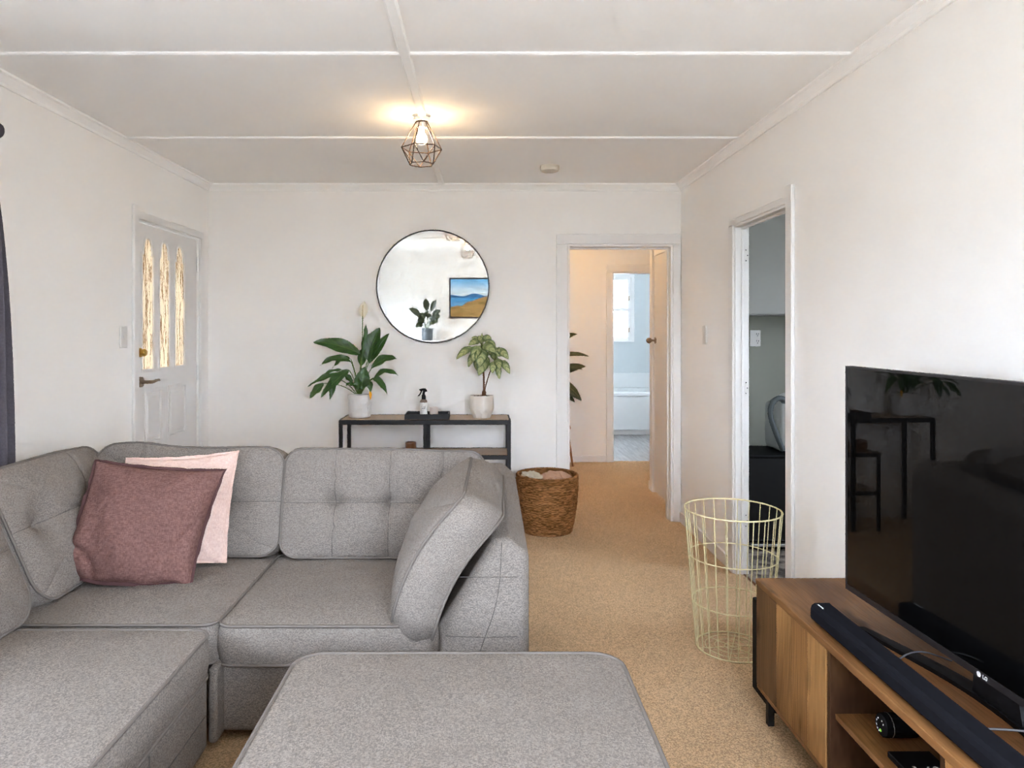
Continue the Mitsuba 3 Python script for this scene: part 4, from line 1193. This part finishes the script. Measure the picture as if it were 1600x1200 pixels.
for y in (1.985, 1.495):
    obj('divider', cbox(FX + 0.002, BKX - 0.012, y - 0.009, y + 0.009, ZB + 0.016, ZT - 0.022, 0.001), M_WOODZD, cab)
obj('shelf', cbox(FX + 0.016, BKX - 0.014, 1.504, 1.976, 0.284, 0.300, 0.001), M_WOODY, cab)


def cab_door(y0, y1, widths, mats):
    d = obj('door', cbox(FX + 0.004, FX + 0.016, y0, y1, ZB + 0.018, ZT - 0.024, 0.001), M_WOODZ, cab)
    s = y1
    for w, m in zip(widths, mats):
        e = s - w * (y1 - y0)
        obj('plank', cbox(FX - 0.001, FX + 0.005, e + 0.0003, s - 0.0003, ZB + 0.018, ZT - 0.024, 0.0006), m, d)
        s = e
    return d


cab_door(1.997, 2.498, (0.335, 0.225, 0.215, 0.225), (M_WOODZD, M_WOODZL, M_WOODZ, M_WOODZL))
cab_door(0.982, 1.483, (0.25, 0.25, 0.30, 0.20), (M_WOODZL, M_WOODZ, M_WOODZL, M_WOODZD))
for y in (TY0_ + 0.10, TY1_ - 0.03):
    for x in (FX + 0.02, BKX - 0.04):
        obj('leg', cbox(x, x + 0.022, y - 0.022, y, 0, ZB, 0.002), M_BLACK, cab)
    obj('leg_rail', cbox(FX + 0.04, BKX - 0.04, y - 0.019, y - 0.003, 0.055, 0.071, 0.002), M_BLACK, cab)
single('subwoofer', rbox(1.035, 1.215, 2.53, 2.72, 0.0, 0.346, 0.006), M_BLACKPL, 'black subwoofer box on the carpet behind the far end of the TV cabinet', 'speaker', smooth=40)

# soundbar
sbx0, sbx1, sby0, sby1, sbz = 0.988, 1.046, 1.22, 2.13, 0.546
snd = thing('soundbar', 'long black soundbar on the front edge of the TV cabinet', 'soundbar')
prof = Polygon([(sbx0 + 0.006, ZT + 0.003), (sbx1 - 0.002, ZT + 0.003), (sbx1, ZT + 0.006), (sbx1, sbz - 0.003), (sbx1 - 0.003, sbz), (sbx0 + 0.012, sbz), (sbx0 + 0.004, sbz - 0.006), (sbx0, sbz - 0.016), (sbx0, ZT + 0.010)])
obj('body', ext_y(prof, sby0, sby1), M_NAVY, snd)
obj('end_cap', ext_y(prof.buffer(0.0008), sby1, sby1 + 0.004), M_BLACKPL, snd)
obj('end_cap', ext_y(prof.buffer(0.0008), sby0 - 0.004, sby0), M_BLACKPL, snd)
for y in (sby0 + 0.1, sby1 - 0.1):
    obj('foot', cbox(sbx0 + 0.012, sbx1 - 0.008, y - 0.02, y + 0.02, ZT, ZT + 0.004, 0.001), M_BLACKPL, snd)
tm = meshkit.text_mesh('SAMSUNG', 0.0052, 0.0004, bold=True)
obj('lettering', frame(tm, (sbx0 + 0.014, sby1 - 0.006, sbz), (0, -1, 0), (1, 0, 0), (0, 0, 1)), M_WHITEPRINT, snd)

# television
tv = thing('television', 'large black flat-screen television standing on the wooden TV cabinet', 'television')
TO = np.array((1.146, 2.24, 0.552))
ta = unit((0.030, -1, 0))
tn = unit((1, 0.030, 0))
TW, TH = 1.235, 0.700


def tvf(m):
    return frame(m, TO, ta, (0, 0, 1), tn)


obj('casing', tvf(cat(cbox(0.0, TW, 0.0, TH, 0.003, 0.022, 0.003), hull([(x, z, d) for x, z, d in ((0.12, 0.06, 0.02), (TW - 0.12, 0.06, 0.02), (0.12, 0.5, 0.02), (TW - 0.12, 0.5, 0.02), (0.2, 0.1, 0.055), (TW - 0.2, 0.1, 0.055), (0.2, 0.4, 0.055), (TW - 0.2, 0.4, 0.055))]))), M_BLACKPL, tv)
obj('screen', tvf(box(0.008, TW - 0.008, 0.018, TH - 0.008, 0.0015, 0.004)), M_SCREEN, tv)
ring = sbox(0, 0, TW, TH).difference(sbox(0.007, 0.017, TW - 0.007, TH - 0.007))
bz_ = obj('bezel', tvf(frame(ext(ring, 0.006), (0, 0, 0.0), (1, 0, 0), (0, 1, 0), (0, 0, 1))), M_BEZEL, tv)
lx = 0.588
lgm = obj('logo', tvf(cat(frame(ext(Point(0, 0).buffer(0.0065), 0.0006), (lx - 0.012, 0.0085, -0.0004), (1, 0, 0), (0, 1, 0), (0, 0, 1)), frame(meshkit.text_mesh('LG', 0.0085, 0.0005, bold=True), (lx, 0.0042, -0.0004), (1, 0, 0), (0, 1, 0), (0, 0, 1)))), M_WHITEPRINT, tv)
arc = [np.array((1.093, 2.065)), np.array((1.125, 1.90)), np.array((1.155, 1.76)), np.array((1.166, 1.62)), np.array((1.155, 1.48)), np.array((1.125, 1.34)), np.array((1.093, 1.175))]
cs = spline([(*a, 0) for a in arc], 40)[:, :2]
inner = cs + np.stack([0.046 * np.sin(np.pi * np.linspace(0.02, 0.98, 40)) ** 0.35, np.zeros(40)], 1)
obj('stand', frame(ext(Polygon(np.vstack([cs, inner[::-1]])), 0.011), (0, 0, ZT), (1, 0, 0), (0, 1, 0), (0, 0, 1)), M_BLACKPL, tv)
obj('neck', hull([(1.172, 1.70, ZT + 0.008), (1.172, 1.54, ZT + 0.008), (1.205, 1.70, ZT + 0.008), (1.205, 1.54, ZT + 0.008), (1.17, 1.69, 0.56), (1.17, 1.55, 0.56), (1.20, 1.69, 0.62), (1.20, 1.55, 0.62)]), M_BLACKPL, tv)
single('audio_cable', tube(spline([(sbx1 - 0.002, 1.80, 0.520), (1.075, 1.815, 0.532), (1.12, 1.835, 0.535), (1.17, 1.855, 0.522), (1.23, 1.86, 0.500)], 24), 0.0022, 8), M_CABLE, 'thin black cable running from the soundbar behind the television, near the soundbar middle', 'cable', smooth=60)
single('audio_cable', tube(spline([(sbx1 - 0.002, 1.525, 0.505), (1.08, 1.518, 0.514), (1.13, 1.51, 0.516), (1.20, 1.50, 0.514), (1.26, 1.49, 0.502)], 24), 0.0028, 8), M_CABLE, 'black cable crossing the television stand at the right edge of the photo', 'cable', smooth=60)

# things on the cabinet's shelf
spk = thing('round_speaker', 'small black round device lying on its side on the TV cabinet shelf', 'speaker')
sx, sy, sz, sr = 1.045, 1.865, 0.3299, 0.0295
obj('body', frame(lathe([(0, 0), (sr - 0.006, 0), (sr - 0.001, 0.004), (sr, 0.012), (sr, 0.085), (sr - 0.004, 0.09), (0, 0.09)], 40), (sx, sy, sz), (0, 1, 0), (0, 0, 1), (1, 0, 0)), M_BLACKPL, spk, smooth=40)
obj('band', frame(lathe([(sr + 0.0003, 0.020), (sr + 0.0007, 0.0205), (sr + 0.0007, 0.022), (sr + 0.0003, 0.0225)], 40), (sx, sy, sz), (0, 1, 0), (0, 0, 1), (1, 0, 0)), M_CHROME, spk, smooth=40)
dots = [cyl((sx - 0.0006, sy + 0.017 * math.cos(a), sz + 0.017 * math.sin(a)), (sx + 0.0004, sy + 0.017 * math.cos(a), sz + 0.017 * math.sin(a)), 0.0022, 10) for a in np.radians((150, 120, 60, 20, -20, -50, -75))]
obj('dial_mark', cat(dots), M_WHITEPRINT, spk)
obj('indicator', cyl((sx - 0.0008, sy - 0.003, sz - 0.012), (sx + 0.0004, sy - 0.003, sz - 0.012), 0.004, 14), M_GREENPRINT, spk, label='bright green dot')
gc = thing('game_case', 'flat black case with white and green print on the TV cabinet shelf', 'case')
obj('body', cbox(1.012, 1.118, 1.600, 1.775, 0.3003, 0.3155, 0.002), M_BLACKPL, gc)
obj('lettering', frame(meshkit.text_mesh('60', 0.020, 0.0004, bold=True), (1.062, 1.690, 0.3155), (1, 0, 0), (0, 1, 0), (0, 0, 1)), M_WHITEPRINT, gc)
obj('print', cbox(1.036, 1.043, 1.692, 1.712, 0.3155, 0.3159, 0.0001), M_WHITEPRINT, gc)
obj('print', cbox(1.088, 1.104, 1.672, 1.681, 0.3155, 0.3159, 0.0001), M_TEALPRINT, gc)
obj('print', cbox(1.062, 1.080, 1.676, 1.682, 0.3155, 0.3159, 0.0001), M_REDPRINT, gc)
obj('print', cbox(1.020, 1.056, 1.672, 1.680, 0.3155, 0.3159, 0.0001), M_TEALPRINT, gc)

# ------------------------------------------------------------------ utility room beyond the right doorway
oc = thing('overhead_cupboard', 'grey overhead cupboard seen through the right doorway', 'cupboard')
obj('carcass', cbox(KX0 + 0.03, KX1 - 0.02, 4.56, KY1 - 0.002, 1.46, 2.39, 0.003), M_GREYCAB, oc)
for q in range(3):
    obj('door', cbox(KX0 + 0.032 + q * 0.57, KX0 + 0.598 + q * 0.57, 4.542, 4.56, 1.465, 2.385, 0.002), M_GREYCAB, oc)
po = thing('power_outlet', 'white double power outlet on the wall through the right doorway', 'power outlet')
obj('plate', cbox(1.885, 1.960, KY1 - 0.009, KY1, 1.248, 1.362, 0.003), M_OUTLETWHITE, po)
for z in (1.280, 1.330):
    obj('socket_pin', cat([frame(box(-0.002, 0.002, -0.005, 0.005, 0, 0.0006), (1.938 + a, KY1 - 0.0098, z + b), (1, 0, 0), (0, 0, 1), (0, 1, 0)) for a, b in ((-0.007, 0.006), (0.007, 0.006), (0, -0.008))]), M_DARKPRINT, po)
    obj('rocker', cbox(1.897, 1.906, KY1 - 0.012, KY1 - 0.008, z - 0.006, z + 0.006, 0.001), M_OUTLETWHITE, po)
fz = thing('black_cabinet', 'black waist-low appliance standing on the stone floor through the right doorway', 'appliance')
obj('body', rbox(KX0 + 0.03, 2.12, 4.40, 4.75, 0.055, 0.580, 0.012), M_BLACK, fz, smooth=40)
obj('lid', rbox(KX0 + 0.025, 2.125, 4.392, 4.755, 0.570, 0.592, 0.008), M_BLACKPL, fz, smooth=40)
obj('plinth', cbox(KX0 + 0.06, 2.09, 4.43, 4.73, 0, 0.06, 0.003), M_BLACK, fz)
obj('kick_strip', cbox(1.66, 1.90, 4.375, 4.42, 0.028, 0.046, 0.004), M_CHROME, fz)
vc = thing('vacuum_cleaner', 'grey vacuum cleaner with a hose standing on the black appliance through the right doorway', 'vacuum cleaner')
obj('body', rhull([(x, y, z) for x in (1.912, 2.07) for y in (4.53, 4.70) for z in (0.628, 0.86)] + [(1.932, 4.55, 0.925), (2.05, 4.68, 0.925)], 0.035), M_GREYPL, vc, smooth=40)
obj('hose', tube(spline([(1.90, 4.46, 0.925), (1.85, 4.46, 0.930), (1.815, 4.46, 0.88), (1.825, 4.46, 0.78), (1.87, 4.46, 0.66), (1.895, 4.47, 0.612)], 40), 0.0165 + 0.0012 * np.sin(np.arange(40) * 2.6), 12), M_HOSE, vc, smooth=60)
obj('hose_collar', cyl((1.895, 4.46, 0.925), (1.93, 4.53, 0.915), 0.022, 20), M_HOSE, vc, smooth=40)
obj('vent', cbox(1.92, 2.05, 4.492, 4.50, 0.86, 0.87, 0.001), M_DARKPRINT, vc)

# ------------------------------------------------------------------ bathroom
bt = thing('bathtub', 'white panelled bathtub under the bathroom window beyond the hall', 'bathtub')
obj('front_panel', cbox(0.85, 2.65, 9.205, 9.225, 0.065, 0.525, 0.003), M_BATH, bt)
obj('plinth', cbox(0.87, 2.63, 9.245, 9.26, 0, 0.07, 0.002), M_TRIM, bt)
outer = man(rbox(0.82, 2.68, 9.19, 9.94, 0.50, 0.555, 0.018))
inner_ = man(rhull([(x, y, z) for x in (1.0, 2.5) for y in (9.36, 9.80) for z in (0.25, 0.7)], 0.08))
obj('rim', outer - inner_, M_BATH, bt, smooth=40)
basin = man(rhull([(x, y, z) for x in (1.0, 2.5) for y in (9.36, 9.80) for z in (0.25, 0.7)], 0.09)) - inner_
obj('basin', basin.trim_by_plane((0, 0, -1), -0.54), M_BATH, bt, smooth=40)
struct('trim_18', cbox(0.8, 2.7, BY1 - 0.008, BY1, 0.555, 0.76, 0.002), M_BATH)

# ------------------------------------------------------------------ hall plant on a stool
st = thing('plant_stool', 'small wooden legged stool under the hall plant', 'stool')
HXp, HYp = 0.735, 7.06
obj('seat', lathe([(0, 0.385), (0.15, 0.385), (0.155, 0.395), (0.15, 0.41), (0, 0.41)], 40, (HXp, HYp, 0)), M_LEGWOOD, st, smooth=40)
for a in (0.25, 0.25 + math.pi / 2, 0.25 + math.pi, 0.25 + 1.5 * math.pi):
    obj('leg', tube([(HXp + 0.12 * math.cos(a), HYp + 0.12 * math.sin(a), 0.388), (HXp + 0.185 * math.cos(a), HYp + 0.185 * math.sin(a), 0.0)], np.array([0.016, 0.010]), 10), M_LEGWOOD, st, smooth=60)
hp = thing('hall_plant', 'dark leaved rubber plant in a cream pot at the left edge of the hall doorway', 'potted plant')
obj('pot', lathe([(0, 0.41), (0.11, 0.41), (0.125, 0.42), (0.145, 0.60), (0.138, 0.60), (0.12, 0.44), (0, 0.44)], 40, (HXp, HYp, 0)), M_CREAM, hp, smooth=40)
obj('soil', cyl((HXp, HYp, 0.45), (HXp, HYp, 0.585), 0.128, 32), M_SOIL, hp)
rs = np.random.default_rng(5)
obj('stem', tube(spline([(HXp, HYp, 0.57), (HXp + 0.02, HYp, 0.9), (HXp - 0.01, HYp, 1.3)], 20), np.linspace(0.010, 0.006, 20), 8), M_BROWNSTEM, hp, smooth=60)
hall_leaves = [(0.72, 0.16, -0.05, 0.085, 0.2), (0.78, 0.225, -0.10, 0.095, -0.1), (0.92, 0.27, 0.10, 0.11, 0.0), (0.86, 0.24, -0.16, 0.10, 0.5), (0.965, 0.235, 0.03, 0.075, -0.3), (1.10, 0.30, 0.02, 0.06, 0.1), (1.22, 0.18, 0.12, 0.08, -0.2)]
for i, (z, ln, rise, w, az) in enumerate(hall_leaves):
    B = np.array((HXp + 0.03, HYp, z))
    Tt = B + np.array((ln * math.cos(az), -abs(ln * math.sin(az)) - 0.03, rise - 0.02))
    add_leaf(hp, dict(base=B, ctrl=(B + Tt) / 2 + [0, 0, 0.05], tip=Tt, width=w, normal=(0.1, -0.7, 0.7), fold=0.15, seed=i), M_DARKLEAF)
for i in range(9):
    a = math.pi * (0.6 + 0.9 * i / 9)
    B = np.array((HXp, HYp, 0.72 + 0.06 * i))
    Tt = B + np.array((0.22 * math.cos(a), -0.15 * abs(math.sin(a)) - 0.02, 0.03))
    add_leaf(hp, dict(base=B, ctrl=(B + Tt) / 2 + [0, 0, 0.06], tip=Tt, width=0.09, normal=(0, -0.5, 0.85), fold=0.15, seed=i), M_DARKLEAF)

# ------------------------------------------------------------------ behind the camera, seen in the mirror
wc = thing('tall_cabinet', 'tall white cabinet under the plant that the round mirror reflects', 'cabinet')
obj('body', cbox(-1.28, -0.70, YR + 0.018, YR + 0.33, 0.03, 1.10, 0.003), M_TRIM, wc)
for x0, x1 in ((-1.276, -0.992), (-0.988, -0.704)):
    d = obj('door', cbox(x0, x1, YR + 0.33, YR + 0.348, 0.04, 1.09, 0.003), M_TRIM, wc)
    obj('knob', trimesh.creation.icosphere(subdivisions=2, radius=0.012).apply_translation((x0 + 0.03 if x0 > -1 else x1 - 0.03, YR + 0.356, 0.62)), M_BLACK, d, smooth=60)
obj('plinth', cbox(-1.26, -0.72, YR + 0.02, YR + 0.31, 0, 0.035, 0.002), M_BLACK, wc)
fp = thing('mirrored_plant', 'long leaved plant in a dark grey pot, seen reflected low in the round mirror', 'potted plant')
gx, gy, gz = -0.875, YR + 0.18, 1.10
obj('pot', lathe([(0, 0), (0.066, 0), (0.078, 0.010), (0.084, 0.17), (0.078, 0.17), (0.07, 0.02), (0, 0.02)], 40, (gx, gy, gz)), M_GREYPOT, fp, smooth=40)
obj('soil', cyl((gx, gy, gz + 0.03), (gx, gy, gz + 0.155), 0.074, 32), M_SOIL, fp)
spec = [(-0.02, 0.60, 0.06), (0.14, 0.58, 0.05), (-0.26, 0.45, 0.06), (-0.17, 0.36, 0.06), (0.20, 0.42, 0.06), (0.20, 0.33, 0.07), (-0.13, 0.26, 0.07), (0.10, 0.22, 0.07), (-0.10, 0.36, 0.06), (0.13, 0.30, 0.07), (-0.16, 0.18, 0.06), (0.17, 0.25, 0.06), (0.02, 0.40, 0.07)]
for i, (dx, dz, w) in enumerate(spec):
    B = np.array((gx + dx * 0.4, gy + 0.02 * (i % 3), gz + 0.22 + 0.5 * (dz - 0.2)))
    Tt = np.array((gx + dx, gy + 0.05 + 0.02 * (i % 4), gz + dz))
    add_leaf(fp, dict(base=B, ctrl=(B + Tt) / 2 + [0, 0, 0.05], tip=Tt, width=1.5 * w, normal=(0, 0.9, 0.4), fold=0.2, seed=i), M_DARKLEAF, np.array((gx + dx * 0.05, gy, gz + 0.15)), 0.003)
ar = thing('wall_print', 'black bordered print of a lake and hills, reflected in the round mirror', 'picture')
ax0, ax1, az0, az1 = -0.565, 0.36, 1.415, 2.01
am = trimesh.Trimesh([(ax0 + 0.02, YR + 0.0135, az0 + 0.02), (ax1 - 0.02, YR + 0.0135, az0 + 0.02), (ax1 - 0.02, YR + 0.0135, az1 - 0.02), (ax0 + 0.02, YR + 0.0135, az1 - 0.02)], [(0, 2, 1), (0, 3, 2)], process=False)
obj('border', cbox(ax0, ax1, YR + 0.001, YR + 0.012, az0, az1, 0.002), M_DARKPRINT, ar)
obj('picture', am, M_ART, ar, uv=np.array([(1, 0), (0, 0), (0, 1), (1, 1.0)]))
obj('hook', cyl((-0.10, YR, az1 + 0.03), (-0.10, YR + 0.02, az1 + 0.03), 0.004, 10), M_CHROME, ar)
